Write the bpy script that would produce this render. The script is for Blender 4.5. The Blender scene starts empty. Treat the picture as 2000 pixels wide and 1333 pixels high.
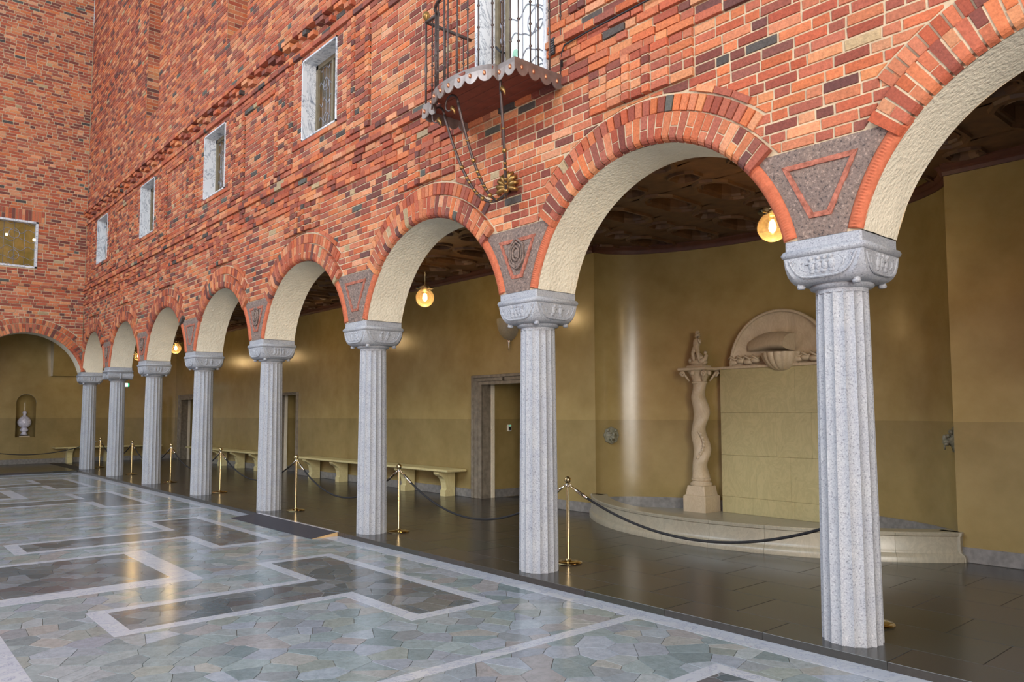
import bpy, bmesh, math, random
from mathutils import Vector, Matrix
random.seed(7)
R = random.Random(11)
scene = bpy.context.scene
COL = scene.collection
PI = math.pi

def lin(r, g, b):
    f = lambda c: (c/255/12.92) if c/255 <= .04045 else ((c/255+.055)/1.055)**2.4
    return (f(r), f(g), f(b))

# ------------------------------------------------------------------ camera
F_PX, CY_PX = 1494.1045, 707.83
YAW, PITCH, ROLL = 0.8552, 0.06748, -0.0025
CAM = Vector((2.7409, -5.7496, 1.69))
fw = Vector((-math.sin(YAW)*math.cos(PITCH), math.cos(YAW)*math.cos(PITCH), math.sin(PITCH)))
rt0 = Vector((math.cos(YAW), math.sin(YAW), 0)); up0 = rt0.cross(fw)
rt = rt0*math.cos(ROLL)+up0*math.sin(ROLL); up = -rt0*math.sin(ROLL)+up0*math.cos(ROLL)
cd = bpy.data.cameras.new('camera'); cam = bpy.data.objects.new('camera', cd); COL.objects.link(cam)
M = Matrix.Identity(4)
for i in range(3):
    M[i][0] = rt[i]; M[i][1] = up[i]; M[i][2] = -fw[i]; M[i][3] = CAM[i]
cam.matrix_world = M
cd.sensor_fit = 'HORIZONTAL'; cd.sensor_width = 36; cd.lens = F_PX/2000*36
cd.shift_y = (CY_PX-666.5)/2000; cd.clip_end = 200
scene.camera = cam
def px(p):
    d = Vector(p)-CAM; z = d.dot(fw)
    if z < .1: return None
    return (1000+F_PX*d.dot(rt)/z, CY_PX-F_PX*d.dot(up)/z, z)

# ------------------------------------------------------------------ world, lights, exposure
world = bpy.data.worlds.new('world'); scene.world = world; world.use_nodes = True
wb = world.node_tree.nodes['Background']; wb.inputs[0].default_value = (.74, .87, 1.0, 1); wb.inputs[1].default_value = .8
def area(name, loc, target, sx, sy, power, color):
    d = bpy.data.lights.new(name, 'AREA'); d.shape = 'RECTANGLE'; d.size = sx; d.size_y = sy; d.energy = power; d.color = color
    o = bpy.data.objects.new(name, d); COL.objects.link(o); o.location = loc
    v = Vector(target)-Vector(loc); o.rotation_euler = v.to_track_quat('-Z', 'Y').to_euler()
    return o
# daylight of the tall windows in the wall opposite the arcade
for wx, wp in ((-16.0, 620), (-10.0, 620), (-4.0, 620), (2.0, 620)):
    area('window_opposite_offscreen', (wx, -18.9, 9.6), (wx, 0, 5.0), 2.2, 4.4, wp, (.60, .79, 1.0))
# the great window in the wall at the near end of the hall
area('window_near_end_offscreen', (13.8, -12.0, 4.8), (0, -12.0, 4.8), 9.0, 8.0, 3900, (1.0, .96, .89))
# clerestory band high under the roof of the opposite wall
area('clerestory_opposite_offscreen', (-8, -18.6, 13.6), (-8, 0, 5.0), 30, 2.6, 2600, (.84, .92, 1.0))
vs = scene.view_settings
vs.view_transform = 'Standard'; vs.look = 'None'; vs.exposure = 0.08; vs.gamma = 1.0; vs.use_curve_mapping = False

# ------------------------------------------------------------------ materials
def nt(name):
    m = bpy.data.materials.new(name); m.use_nodes = True
    n = m.node_tree; b = n.nodes['Principled BSDF']
    return m, n, b
def node(n, t, **kw):
    x = n.nodes.new(t)
    for k, v in kw.items():
        if k in x.inputs: x.inputs[k].default_value = v
        else: setattr(x, k, v)
    return x
def ramp(n, fac, stops):
    r = n.nodes.new('ShaderNodeValToRGB'); e = r.color_ramp.elements
    while len(e) < len(stops): e.new(.5)
    for el, (p, c) in zip(e, stops): el.position = p; el.color = (*c, 1)
    n.links.new(fac, r.inputs['Fac']); return r.outputs['Color']
def mixc(n, fac, a, b, mode='MIX'):
    m = n.nodes.new('ShaderNodeMix'); m.data_type = 'RGBA'; m.blend_type = mode
    for s, v in ((m.inputs[0], fac), (m.inputs[6], a), (m.inputs[7], b)):
        if hasattr(v, 'links') or hasattr(v, 'is_linked'): n.links.new(v, s)
        elif isinstance(v, (int, float)): s.default_value = v
        else: s.default_value = (*v, 1)
    return m.outputs[2]
def coords(n, which='Object'):
    return n.nodes.new('ShaderNodeTexCoord').outputs[which]
def world_pos(n): return n.nodes.new('ShaderNodeNewGeometry').outputs['Position']
def noise(n, co, scale, detail=4, rough=.55, out='Fac', dist=0):
    x = node(n, 'ShaderNodeTexNoise', Scale=scale, Detail=detail, Roughness=rough, Distortion=dist); n.links.new(co, x.inputs['Vector']); return x.outputs[out]
def bump(n, b, h, strength, dist=.01):
    x = node(n, 'ShaderNodeBump', Strength=strength, Distance=dist); n.links.new(h, x.inputs['Height']); n.links.new(x.outputs['Normal'], b.inputs['Normal'])
def simple(name, col, rough=.6, metal=0, var=.15, nscale=6, bstr=.1, bscale=40, bdist=.004, spec=.5):
    m, n, b = nt(name); co = world_pos(n)
    f = noise(n, co, nscale)
    c = ramp(n, f, [(.3, tuple(x*(1-var) for x in col)), (.7, tuple(min(1, x*(1+var)) for x in col))])
    n.links.new(c, b.inputs['Base Color']); b.inputs['Roughness'].default_value = rough; b.inputs['Metallic'].default_value = metal
    b.inputs['Specular IOR Level'].default_value = spec
    if bstr: bump(n, b, noise(n, co, bscale), bstr, bdist)
    return m
def attr_mat(name, rough, nscale, lo, hi, bscale, bstr, bdist, spec=.3, veins=False):
    m, n, b = nt(name); co = world_pos(n)
    a = n.nodes.new('ShaderNodeAttribute'); a.attribute_name = 'Col'
    f = noise(n, co, nscale, 6, .65)
    g = ramp(n, f, [(.25, (lo, lo, lo)), (.75, (hi, hi, hi))])
    c = mixc(n, 1.0, a.outputs['Color'], g, 'MULTIPLY')
    if veins:
        w = noise(n, co, 5, 8, .7, dist=2.5)
        v = ramp(n, w, [(.47, (1, 1, 1)), (.5, (.62, .68, .66)), (.53, (1, 1, 1))])
        c = mixc(n, .55, c, mixc(n, 1.0, c, v, 'MULTIPLY'))
    n.links.new(c, b.inputs['Base Color']); b.inputs['Roughness'].default_value = rough
    b.inputs['Specular IOR Level'].default_value = spec
    bump(n, b, noise(n, co, bscale, 3), bstr, bdist)
    return m
MAT = {}
MAT['brick'] = attr_mat('brick_clay', .82, 45, .66, 1.24, 70, .7, .008)
MAT['mortar'] = simple('mortar', lin(196, 176, 146), .95, var=.18, nscale=9, bstr=.6, bscale=70, bdist=.006, spec=.1)
MAT['stone_floor'] = attr_mat('hall_marble', .18, 14, .82, 1.16, 3.2, .03, .02, .4, veins=True)
def band_mat():
    m, n, b = nt('white_marble_band'); co = world_pos(n)
    w = noise(n, co, 3, 8, .7, dist=2.2)
    c = ramp(n, w, [(.40, lin(178, 183, 192)), (.485, lin(178, 183, 194)), (.5, lin(138, 146, 164)), (.515, lin(182, 186, 194)), (.7, lin(188, 191, 196))])
    n.links.new(c, b.inputs['Base Color']); b.inputs['Roughness'].default_value = .22
    bump(n, b, noise(n, co, 3.2, 3), .035, .02); return m
MAT['band'] = band_mat()
MAT['floor_grout'] = simple('floor_grout', lin(120, 112, 100), .8)
MAT['slab'] = attr_mat('dark_stone_slab', .22, 24, .85, 1.15, 3.0, .03, .02, .5)
MAT['slab_joint'] = simple('slab_joint', lin(58, 55, 50), .7)
def granite(name, base, dark, light, rough, sc=120):
    m, n, b = nt(name); co = world_pos(n)
    v = node(n, 'ShaderNodeTexVoronoi', Scale=170.0); n.links.new(co, v.inputs['Vector'])
    big = noise(n, co, 5, 3)
    fine = noise(n, co, sc, 4, .75)
    c = ramp(n, fine, [(.36, dark), (.45, base), (.55, base), (.66, light)])
    c2 = ramp(n, big, [(.3, (.9, .9, .92)), (.7, (1.06, 1.04, 1.0))])
    n.links.new(mixc(n, 1.0, c, c2, 'MULTIPLY'), b.inputs['Base Color']); b.inputs['Roughness'].default_value = rough
    bump(n, b, fine, .35, .003); return m
MAT['granite'] = granite('grey_granite', lin(161, 165, 171), lin(108, 110, 117), lin(189, 191, 194), .6, 80)
MAT['spandrel'] = granite('rough_brown_stone', lin(132, 114, 104), lin(78, 70, 68), lin(178, 156, 142), .9, 42)
def rough_bump(m, s, scale):
    n = m.node_tree; b = n.nodes['Principled BSDF']
    h = noise(n, world_pos(n), scale, 5, .7)
    x = node(n, 'ShaderNodeBump', Strength=s, Distance=.03); n.links.new(h, x.inputs['Height'])
    old = b.inputs['Normal'].links[0].from_socket if b.inputs['Normal'].is_linked else None
    if old: n.links.new(old, x.inputs['Normal'])
    n.links.new(x.outputs['Normal'], b.inputs['Normal'])
rough_bump(MAT['spandrel'], .8, 24)
MAT['coral'] = simple('coral_terracotta', lin(186, 104, 74), .85, var=.16, nscale=30, bstr=.5, bscale=80, bdist=.006, spec=.2)
MAT['inlay'] = simple('coral_inlay', lin(164, 102, 84), .9, var=.4, nscale=28, bstr=.6, bscale=60, bdist=.008, spec=.15)
MAT['plaster'] = simple('cream_plaster', lin(232, 223, 200), .9, var=.06, nscale=4, bstr=.9, bscale=30, bdist=.02, spec=.15)
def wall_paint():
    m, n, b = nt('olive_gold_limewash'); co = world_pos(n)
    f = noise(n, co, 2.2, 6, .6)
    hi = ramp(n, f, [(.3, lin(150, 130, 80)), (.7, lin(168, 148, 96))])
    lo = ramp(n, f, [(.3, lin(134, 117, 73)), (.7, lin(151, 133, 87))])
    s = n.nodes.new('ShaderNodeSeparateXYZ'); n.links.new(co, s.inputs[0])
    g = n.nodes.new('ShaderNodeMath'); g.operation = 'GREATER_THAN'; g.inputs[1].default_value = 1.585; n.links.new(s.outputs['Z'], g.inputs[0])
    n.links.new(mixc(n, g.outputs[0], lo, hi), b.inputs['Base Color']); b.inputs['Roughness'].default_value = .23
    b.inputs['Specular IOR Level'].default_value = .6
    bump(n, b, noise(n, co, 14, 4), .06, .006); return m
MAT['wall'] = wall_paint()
MAT['wood'] = simple('dark_painted_wood', lin(96, 66, 40), .55, var=.35, nscale=5, bstr=.15)
MAT['wood_dark'] = simple('coffer_recess_wood', lin(52, 38, 26), .7, var=.2)
MAT['wood_red'] = simple('red_brown_moulding', lin(88, 50, 34), .5, var=.2)
MAT['baseboard'] = simple('grey_stone_skirting', lin(122, 120, 116), .3, var=.25, nscale=14)
def marble(name, a, bcol, vein, rough, scale=3, strong=False):
    m, n, b = nt(name); co = world_pos(n)
    mp = node(n, 'ShaderNodeMapping'); mp.inputs['Scale'].default_value = (1.0, 1.0, .6); mp.inputs['Rotation'].default_value = (.5, .2, .4)
    n.links.new(co, mp.inputs['Vector'])
    w = noise(n, mp.outputs[0], scale, 8, .68, dist=2.0)
    c = ramp(n, w, [(.2, a), (.42, bcol), (.5, tuple((x*2+y)/3 for x, y in zip(bcol, vein))), (.58, bcol), (.8, vein)])
    if strong: c = ramp(n, w, [(.36, vein), (.44, a), (.49, bcol), (.515, vein), (.54, bcol), (.8, a)])
    n.links.new(c, b.inputs['Base Color']); b.inputs['Roughness'].default_value = rough; return m
MAT['marble_cream'] = marble('cream_veined_marble', lin(170, 158, 114), lin(178, 166, 122), lin(138, 134, 92), .35)
MAT['marble_carved'] = marble('carved_pink_marble', lin(186, 170, 140), lin(198, 182, 154), lin(160, 138, 110), .5, 4)
MAT['marble_grey'] = marble('grey_veined_marble', lin(208, 212, 216), lin(220, 222, 224), lin(128, 136, 148), .35, 2.6, True)
MAT['marble_kerb'] = marble('green_grey_marble', lin(150, 144, 124), lin(160, 152, 132), lin(112, 116, 104), .3, 4)
MAT['marble_bench'] = marble('yellow_marble', lin(206, 192, 138), lin(212, 200, 148), lin(180, 164, 108), .35)
MAT['door_stone'] = simple('polished_grey_stone', lin(128, 120, 106), .22, var=.25, nscale=10, bstr=.03)
MAT['brass'] = simple('polished_brass', lin(232, 210, 160), .15, 1, var=.05, bstr=0)
MAT['chrome'] = simple('pale_polished_metal', lin(226, 216, 200), .12, 1, var=.03, bstr=0)
MAT['rope'] = simple('black_rope', lin(26, 26, 28), .8, var=.3, nscale=60, bstr=.6, bscale=200, bdist=.004)
MAT['iron'] = simple('wrought_iron', lin(88, 76, 72), .45, .6, var=.2, bstr=.15)
MAT['iron_gilt'] = simple('gilded_iron', lin(150, 116, 66), .36, .8, var=.35, nscale=16, bstr=.15)
MAT['copper'] = simple('patinated_copper_sheet', lin(140, 128, 122), .38, .65, var=.2, nscale=9, bstr=.2, bscale=20)
MAT['copper_boss'] = simple('copper_boss', lin(196, 130, 96), .35, .8, var=.15, bstr=0)
MAT['board_red'] = simple('red_brown_boards', lin(122, 62, 44), .6, var=.2, nscale=7, bstr=.2)
MAT['lead'] = simple('lead_came', lin(150, 150, 156), .45, .5, var=.1, bstr=0)
MAT['rubber'] = simple('black_ramp_mat', lin(54, 54, 62), .6, var=.12, nscale=30, bstr=.4, bscale=160, bdist=.003)
MAT['pine'] = simple('raw_pine', lin(206, 170, 120), .6, var=.12, nscale=12)
MAT['alu'] = simple('aluminium_edge', lin(226, 228, 236), .25, .6, var=.03, bstr=0)
MAT['ceramic'] = simple('blue_white_ceramic', lin(214, 214, 232), .18, var=.3, nscale=16, bstr=0)
MAT['dark'] = simple('dark_plastic', lin(34, 34, 36), .5, var=.1, bstr=0)
MAT['plaque'] = simple('dark_bronze_numeral', lin(48, 44, 34), .5, .3, var=.1, bstr=0)
MAT['lionstone'] = simple('grey_green_stone_relief', lin(122, 120, 100), .55, var=.3, nscale=30, bstr=.4)
MAT['jamb_timber'] = simple('weathered_window_timber', lin(120, 110, 88), .7, var=.2, nscale=14)
MAT['white_box'] = simple('white_plastic', lin(226, 226, 214), .4, var=.03, bstr=0)
def glassy(name, tint, rough=.08, gl=.25):
    m, n, b = nt(name); n.nodes.remove(b); out = n.nodes['Material Output']
    t = n.nodes.new('ShaderNodeBsdfTransparent'); t.inputs[0].default_value = (*tint, 1)
    g = n.nodes.new('ShaderNodeBsdfGlossy'); g.inputs['Roughness'].default_value = rough
    f = node(n, 'ShaderNodeFresnel', IOR=1.45)
    k = n.nodes.new('ShaderNodeMath'); k.operation = 'ADD'; k.inputs[1].default_value = gl; n.links.new(f.outputs[0], k.inputs[0])
    x = n.nodes.new('ShaderNodeMixShader'); n.links.new(k.outputs[0], x.inputs[0]); n.links.new(t.outputs[0], x.inputs[1]); n.links.new(g.outputs[0], x.inputs[2])
    n.links.new(x.outputs[0], out.inputs[0]); return m
MAT['globe'] = glassy('amber_glass_globe', (.93, .80, .58), .03, .02)
def add_translucent(m, col, fac):
    n = m.node_tree; out = n.nodes['Material Output']; src = out.inputs[0].links[0].from_socket
    t = n.nodes.new('ShaderNodeBsdfTranslucent'); t.inputs[0].default_value = (*col, 1)
    x = n.nodes.new('ShaderNodeMixShader'); x.inputs[0].default_value = fac; n.links.new(src, x.inputs[1]); n.links.new(t.outputs[0], x.inputs[2]); n.links.new(x.outputs[0], out.inputs[0])
add_translucent(MAT['globe'], (.9, .55, .22), .05)
MAT['globe_top'] = glassy('clear_glass_collar', (.9, .82, .68), .05, .08)
def glow(name, col, s):
    m, n, b = nt(name); b.inputs['Base Color'].default_value = (*col, 1); b.inputs['Emission Color'].default_value = (*col, 1); b.inputs['Emission Strength'].default_value = s; return m
MAT['bulb'] = glow('lit_bulb', (1.0, .82, .55), 60)
MAT['exit'] = glow('lit_sign_face', (.75, 1.0, .92), 3.0)
MAT['exit_green'] = glow('lit_sign_green', (.02, .42, .2), 1.2)
def pane_mat(name, c1, c2, emit=0, rough=.06, sc=3.0):
    m, n, b = nt(name); co = world_pos(n)
    f = noise(n, co, sc, 3, .6)
    c = ramp(n, f, [(.35, c1), (.65, c2)])
    n.links.new(c, b.inputs['Base Color']); b.inputs['Roughness'].default_value = rough
    if emit: n.links.new(c, b.inputs['Emission Color']); b.inputs['Emission Strength'].default_value = emit
    bump(n, b, noise(n, co, 9, 2), .12, .02); return m
MAT['pane'] = pane_mat('old_leaded_glass', lin(70, 62, 44), lin(104, 78, 52))
MAT['pane_glow'] = pane_mat('glowing_leaded_glass', lin(212, 226, 224), lin(236, 240, 246), .75)
MAT['pane_green'] = pane_mat('green_glowing_glass', lin(120, 168, 144), lin(170, 205, 186), .45)
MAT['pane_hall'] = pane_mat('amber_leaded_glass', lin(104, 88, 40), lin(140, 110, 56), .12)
def far_brick():
    m, n, b = nt('far_brickwork'); co = world_pos(n)
    s = n.nodes.new('ShaderNodeSeparateXYZ'); n.links.new(co, s.inputs[0])
    a = n.nodes.new('ShaderNodeMath'); a.operation = 'ADD'; n.links.new(s.outputs['X'], a.inputs[0]); n.links.new(s.outputs['Y'], a.inputs[1])
    c = n.nodes.new('ShaderNodeCombineXYZ'); n.links.new(a.outputs[0], c.inputs[0]); n.links.new(s.outputs['Z'], c.inputs[1])
    t = node(n, 'ShaderNodeTexBrick', Scale=1.0); t.inputs['Brick Width'].default_value = .28; t.inputs['Row Height'].default_value = .0893; t.inputs['Mortar Size'].default_value = .006
    t.inputs['Color1'].default_value = (*lin(196, 110, 76), 1); t.inputs['Color2'].default_value = (*lin(150, 82, 64), 1); t.inputs['Mortar'].default_value = (*lin(190, 172, 144), 1)
    n.links.new(c.outputs[0], t.inputs['Vector']); n.links.new(t.outputs['Color'], b.inputs['Base Color']); b.inputs['Roughness'].default_value = .9; return m
MAT['far_brick'] = far_brick()

# ------------------------------------------------------------------ mesh helpers
class MB:
    def __init__(s): s.v = []; s.f = []; s.c = []
    def add(s, vs, fs, col=None):
        o = len(s.v); s.v += [tuple(v) for v in vs]; s.f += [tuple(i+o for i in f) for f in fs]
        if col is not None: s.c += [col]*len(vs)
        return s
    def box(s, a, b, col=None):
        (x0, y0, z0), (x1, y1, z1) = a, b
        s.add([(x0,y0,z0),(x1,y0,z0),(x1,y1,z0),(x0,y1,z0),(x0,y0,z1),(x1,y0,z1),(x1,y1,z1),(x0,y1,z1)],
              [(3,2,1,0),(4,5,6,7),(0,1,5,4),(1,2,6,5),(2,3,7,6),(3,0,4,7)], col); return s
    def bbox(s, a, b, e=.006):   # bevelled box
        (x0,y0,z0),(x1,y1,z1) = a, b
        e = min(e, (x1-x0)*.4, (y1-y0)*.4, (z1-z0)*.4)
        def ring(z, i): return [(x0+i,y0+i,z),(x1-i,y0+i,z),(x1-i,y1-i,z),(x0+i,y1-i,z)]
        rs = [ring(z0,e), ring(z0+e,0), ring(z1-e,0), ring(z1,e)]
        s.loft(rs, True, True); return s
    def loft(s, rings, cap0=True, cap1=True, closed=True, col=None):
        n = len(rings[0]); o = len(s.v); fs = []
        for i in range(len(rings)-1):
            for j in range(n if closed else n-1):
                k = (j+1) % n
                fs.append((i*n+j, i*n+k, (i+1)*n+k, (i+1)*n+j))
        if cap0: fs.append(tuple(range(n-1, -1, -1)))
        if cap1: fs.append(tuple((len(rings)-1)*n+j for j in range(n)))
        s.add([p for r in rings for p in r], fs, col); return s
    def lathe(s, prof, c=(0,0,0), n=24, cap=True):
        rings = [[(c[0]+r*math.cos(2*PI*j/n), c[1]+r*math.sin(2*PI*j/n), c[2]+z) for j in range(n)] for r, z in prof]
        s.loft(rings, cap, cap); return s
    def tube(s, pts, r, n=8, cap=True):
        pts = [Vector(p) for p in pts]; rr = r if isinstance(r, (list, tuple)) else [r]*len(pts)
        rings = []; prev = None
        for i, p in enumerate(pts):
            t = (pts[min(i+1, len(pts)-1)]-pts[max(i-1, 0)]).normalized()
            if prev is None:
                a = Vector((0,0,1)) if abs(t.z) < .9 else Vector((1,0,0))
                u = t.cross(a).normalized()
            else: u = (prev-t*prev.dot(t)).normalized()
            prev = u; w = t.cross(u)
            rings.append([tuple(p+(u*math.cos(2*PI*j/n)+w*math.sin(2*PI*j/n))*rr[i]) for j in range(n)])
        s.loft(rings, cap, cap); return s
    def blob(s, c, r, n=10, m=6):
        rx, ry, rz = r if isinstance(r, (list, tuple)) else (r, r, r)
        rings = []
        for i in range(1, m):
            a = -PI/2+PI*i/m
            rings.append([(c[0]+rx*math.cos(a)*math.cos(2*PI*j/n), c[1]+ry*math.cos(a)*math.sin(2*PI*j/n), c[2]+rz*math.sin(a)) for j in range(n)])
        s.loft(rings); return s
    def prism(s, poly, P, d0, d1, ch=.004, col=None):
        """polygon in (u,v) raised from d0 to d1 along the normal of basis P, with a small chamfer"""
        n = len(poly); cu = sum(p[0] for p in poly)/n; cv = sum(p[1] for p in poly)/n
        def ins(p):
            du, dv = p[0]-cu, p[1]-cv; L = math.hypot(du, dv) or 1; k = max(.3, 1-1.35*ch/L); return (cu+du*k, cv+dv*k)
        rings = [[P(u, v, d0) for u, v in poly]]
        if ch: rings += [[P(u, v, d1-ch) for u, v in poly], [P(*ins(q), d1) for q in poly]]
        else: rings += [[P(u, v, d1) for u, v in poly]]
        s.loft(rings, False, True, col=col); return s
    def mesh(s, name, mat, smooth=False):
        me = bpy.data.meshes.new(name); me.from_pydata(s.v, [], s.f); me.materials.append(mat)
        if s.c:
            a = me.color_attributes.new('Col', 'FLOAT_COLOR', 'POINT')
            flat = []
            for c in s.c: flat += [c[0], c[1], c[2], 1.0]
            a.data.foreach_set('color', flat)
        if smooth: me.polygons.foreach_set('use_smooth', [True]*len(me.polygons))
        me.update(); return me
    def build(s, name, mat, parent=None, smooth=False, kind=None, label=None, sharp=None):
        me = s.mesh(name, mat, smooth)
        if smooth and sharp: me.set_sharp_from_angle(angle=math.radians(sharp))
        return link(name, me, parent, kind, label)
def link(name, data, parent=None, kind=None, label=None):
    o = bpy.data.objects.new(name, data); COL.objects.link(o)
    if parent: o.parent = parent
    if kind: o['kind'] = kind
    if label: o['label'] = label
    return o
def thing(name, label, cat, loc=(0,0,0), group=None, rz=0):
    o = link(name, None); o.location = loc; o.rotation_euler = (0, 0, rz); o['label'] = label; o['category'] = cat
    o.empty_display_size = .2
    if group: o['group'] = group
    return o
def tag(o, label, cat, group=None):
    o['label'] = label; o['category'] = cat
    if group: o['group'] = group
    return o
def struct(name, label=None, cat=None):
    o = link(name, None); o['kind'] = 'structure'
    if label: o['label'] = label
    if cat: o['category'] = cat
    return o
def dup(root, loc=None, label=None, group=None, rz=None):
    r = root.copy(); COL.objects.link(r)
    if loc is not None: r.location = loc
    if rz is not None: r.rotation_euler = (0, 0, rz)
    if label: r['label'] = label
    if group: r['group'] = group
    for ch in list(root.children):
        c = ch.copy(); COL.objects.link(c); c.parent = r
        for g in list(ch.children):
            d = g.copy(); COL.objects.link(d); d.parent = c
    return r
def clip(poly, n, k):
    """keep the side where n.p >= k"""
    out = []
    for i, a in enumerate(poly):
        b = poly[(i+1) % len(poly)]
        da = n[0]*a[0]+n[1]*a[1]-k; db = n[0]*b[0]+n[1]*b[1]-k
        if da >= 0: out.append(a)
        if (da >= 0) != (db >= 0):
            t = da/(da-db); out.append((a[0]+(b[0]-a[0])*t, a[1]+(b[1]-a[1])*t))
    return out
def parea(p): return abs(sum(p[i][0]*p[(i+1) % len(p)][1]-p[(i+1) % len(p)][0]*p[i][1] for i in range(len(p))))/2

# ------------------------------------------------------------------ layout
YF, XL = -.30, -23.80            # brick faces of the arcaded wall and of the end wall
COLX = [3.475, 0, -3.435, -6.95, -10.465, -13.93, -17.425, -20.815, -24.10]
COLY_L = [0, -3.475, -6.95]      # columns of the end wall's arcade
HALL_Z = -.06
YB, XE = 3.9, -28.3              # plastered back wall, far end wall of the gallery
ZC = 4.6
RW = .0893                       # brick course
def arch(c0, c1):
    sp = abs(c1-c0); k = (sp-.58)/2.895; r = 1.468*k
    return ((c0+c1)/2, 4.148-r, r)
ARCH_F = [arch(a, b) for a, b in zip(COLX[:-1], COLX[1:])]
ARCH_L = [arch(a, b) for a, b in zip(COLY_L[:-1], COLY_L[1:])]
WINX = [-8.18, -12.75, -17.36, -21.80]
PF = lambda u, v, d: (u, YF+.01-d, v)           # arcaded wall basis (d grows into the hall)
PL = lambda u, v, d: (XL-.01+d, u, v)           # end wall basis
PFL = lambda u, v, d: (u, v, HALL_Z+d)          # hall floor

BR = [(lin(206, 112, 72), 5), (lin(196, 100, 66), 5), (lin(184, 88, 62), 5), (lin(168, 80, 62), 4), (lin(150, 74, 62), 3),
      (lin(128, 66, 60), 2), (lin(212, 132, 90), 2.5), (lin(220, 140, 104), 1.2), (lin(112, 66, 66), .8), (lin(84, 74, 76), .35), (lin(96, 92, 92), .2), (lin(180, 150, 120), .25)]
BRW = [w for _, w in BR]
def brick_col(bias=0):
    c = R.choices(BR, BRW)[0][0]; k = R.uniform(.80, 1.04); g = sum(c)/3; d = R.uniform(.02, .22)
    c = [(x*(1-d)+g*1.15*d)*k for x in c]; return (c[0], c[1]*1.04, c[2]*.88)

def lay(u0, u1, z0, z1, feats, arches, ztop=None, holes_poly=None):
    """lay courses of brick; feats = [(u0,u1,z0,z1,proud or None)], returns [(poly, proud, colour, course)]"""
    out = []; nrow = int(round((z1-z0)/RW))
    for r in range(nrow):
        a = z0+r*RW; b = a+RW; zc = (a+b)/2
        act = [f for f in feats if f[2] <= zc < f[3]]
        cuts = sorted(set([u0, u1]+[max(u0, min(u1, x)) for f in act for x in f[:2]]))
        for ca, cb in zip(cuts[:-1], cuts[1:]):
            if cb-ca < .03: continue
            m = (ca+cb)/2; pr = 0.0; style = None
            for f in act:
                if f[0] <= m < f[1]:
                    pr = f[4]; style = f[5] if len(f) > 5 else None
            if pr is None: continue
            u = ca; k = R.randrange(3); first = True
            while u < cb-.02:
                rem = cb-u
                L = .282 if (k % 3) != 2 else .142
                if R.random() < .25: L = .142 if L > .2 else .282
                if style == 'header': L = .142
                if first and cb-ca > .5: L = R.choice((.142, .21, .282, .282))
                L += R.uniform(-.008, .008); first = False; k += 1
                if rem-L < .07: L = rem
                if L > .31: L = rem/2
                j = .0088; jz = .0082
                q = [(u+j, a+jz), (u+L-j, a+jz), (u+L-j, b-jz), (u+j, b-jz)]
                q = [(x+R.uniform(-.003, .003), y+R.uniform(-.0025, .0025)) for x, y in q]
                u += L
                ok = True; cx = sum(p[0] for p in q)/4; cz = sum(p[1] for p in q)/4
                full = parea(q)
                for (ac, az, ar) in arches:
                    if abs(cx-ac) > 2.3: continue
                    k2 = ar/1.468
                    RR = (1.745 if cz < 4.07 else 1.912)*k2
                    d = math.hypot(cx-ac, cz-az)
                    if d > RR+.3: continue
                    nx, nz = (cx-ac)/d, (cz-az)/d
                    q = clip(q, (nx, nz), nx*ac+nz*az+RR+.006)
                    if len(q) < 3 or parea(q) < .05*full: ok = False; break
                if not ok: continue
                if ztop and cz > ztop(cx): continue
                if style == 'dent':   # every second brick steps out
                    p2 = pr if R.random() < .5 else 0.004
                elif style == 'rough': p2 = R.choice((0.0, 0.0, .012, .022, .03))
                else: p2 = pr
                out.append((q, p2+R.uniform(-.003, .003), brick_col(), r))
    return out

def ring(ac, az, r0, r1, phi, split, proud, cham):
    """voussoirs of one arch ring: list of dicts"""
    out = []; n = max(3, int(round(2*phi*((r0+r1)/2)/.086))); st = 2*phi/n
    for i in range(n):
        a0 = -phi+i*st; a1 = a0+st
        g = .0076
        def P(r, a): return (ac+r*math.sin(a), az+r*math.cos(a))
        segs = [(r0, r1)]
        if split and i % 2: 
            k = R.choice((.45, .55, .5)); segs = [(r0, r0+(r1-r0)*k-.005), (r0+(r1-r0)*k+.005, r1)]
        for (s0, s1) in segs:
            ga = g/s0; 
            q = [P(s0, a0+ga), P(s0, a1-ga), P(s1, a1-g/s1), P(s1, a0+g/s1)]
            q = [(x+R.uniform(-.002, .002), y+R.uniform(-.002, .002)) for x, y in q]
            out.append((q, proud+R.uniform(-.003, .003), brick_col(), (ac, az, s0) if (cham and s0 == r0) else None))
    return out

def brick_into(mb, b, P):
    q, pr, col = b[:3]; c = b[3] if len(b) > 3 and isinstance(b[3], tuple) else None
    if sum(q[i][0]*q[(i+1) % len(q)][1]-q[(i+1) % len(q)][0]*q[i][1] for i in range(len(q))) < 0: q = q[::-1]
    if c:   # rounded lower edge towards the opening
        ac, az, r0 = c
        def push(p, t):
            d = math.hypot(p[0]-ac, p[1]-az)
            if d > r0+.03: return p
            k = (r0+t)/d; return (ac+(p[0]-ac)*k, az+(p[1]-az)*k)
        rings = [[P(u, v, -.0) for u, v in q], [P(u, v, .004) for u, v in q], [P(*push(p, .012), .012+pr*.45) for p in q], [P(*push(p, .032), .012+pr*.85) for p in q], [P(*push(p, .05), .01+pr) for p in q]]
        mb.loft(rings, False, True, col=col)
    else: mb.prism(q, P, -.002, .01+pr, .004, col)
def size_px(q, P):
    pts = [px(P(u, v, 0)) for u, v in q]
    if any(p is None for p in pts): return 0
    cx = sum(p[0] for p in pts)/len(pts); cy = sum(p[1] for p in pts)/len(pts)
    if not (-10 < cx < 2010 and -10 < cy < 1343): return 0
    return parea([(p[0], p[1]) for p in pts])
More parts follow.
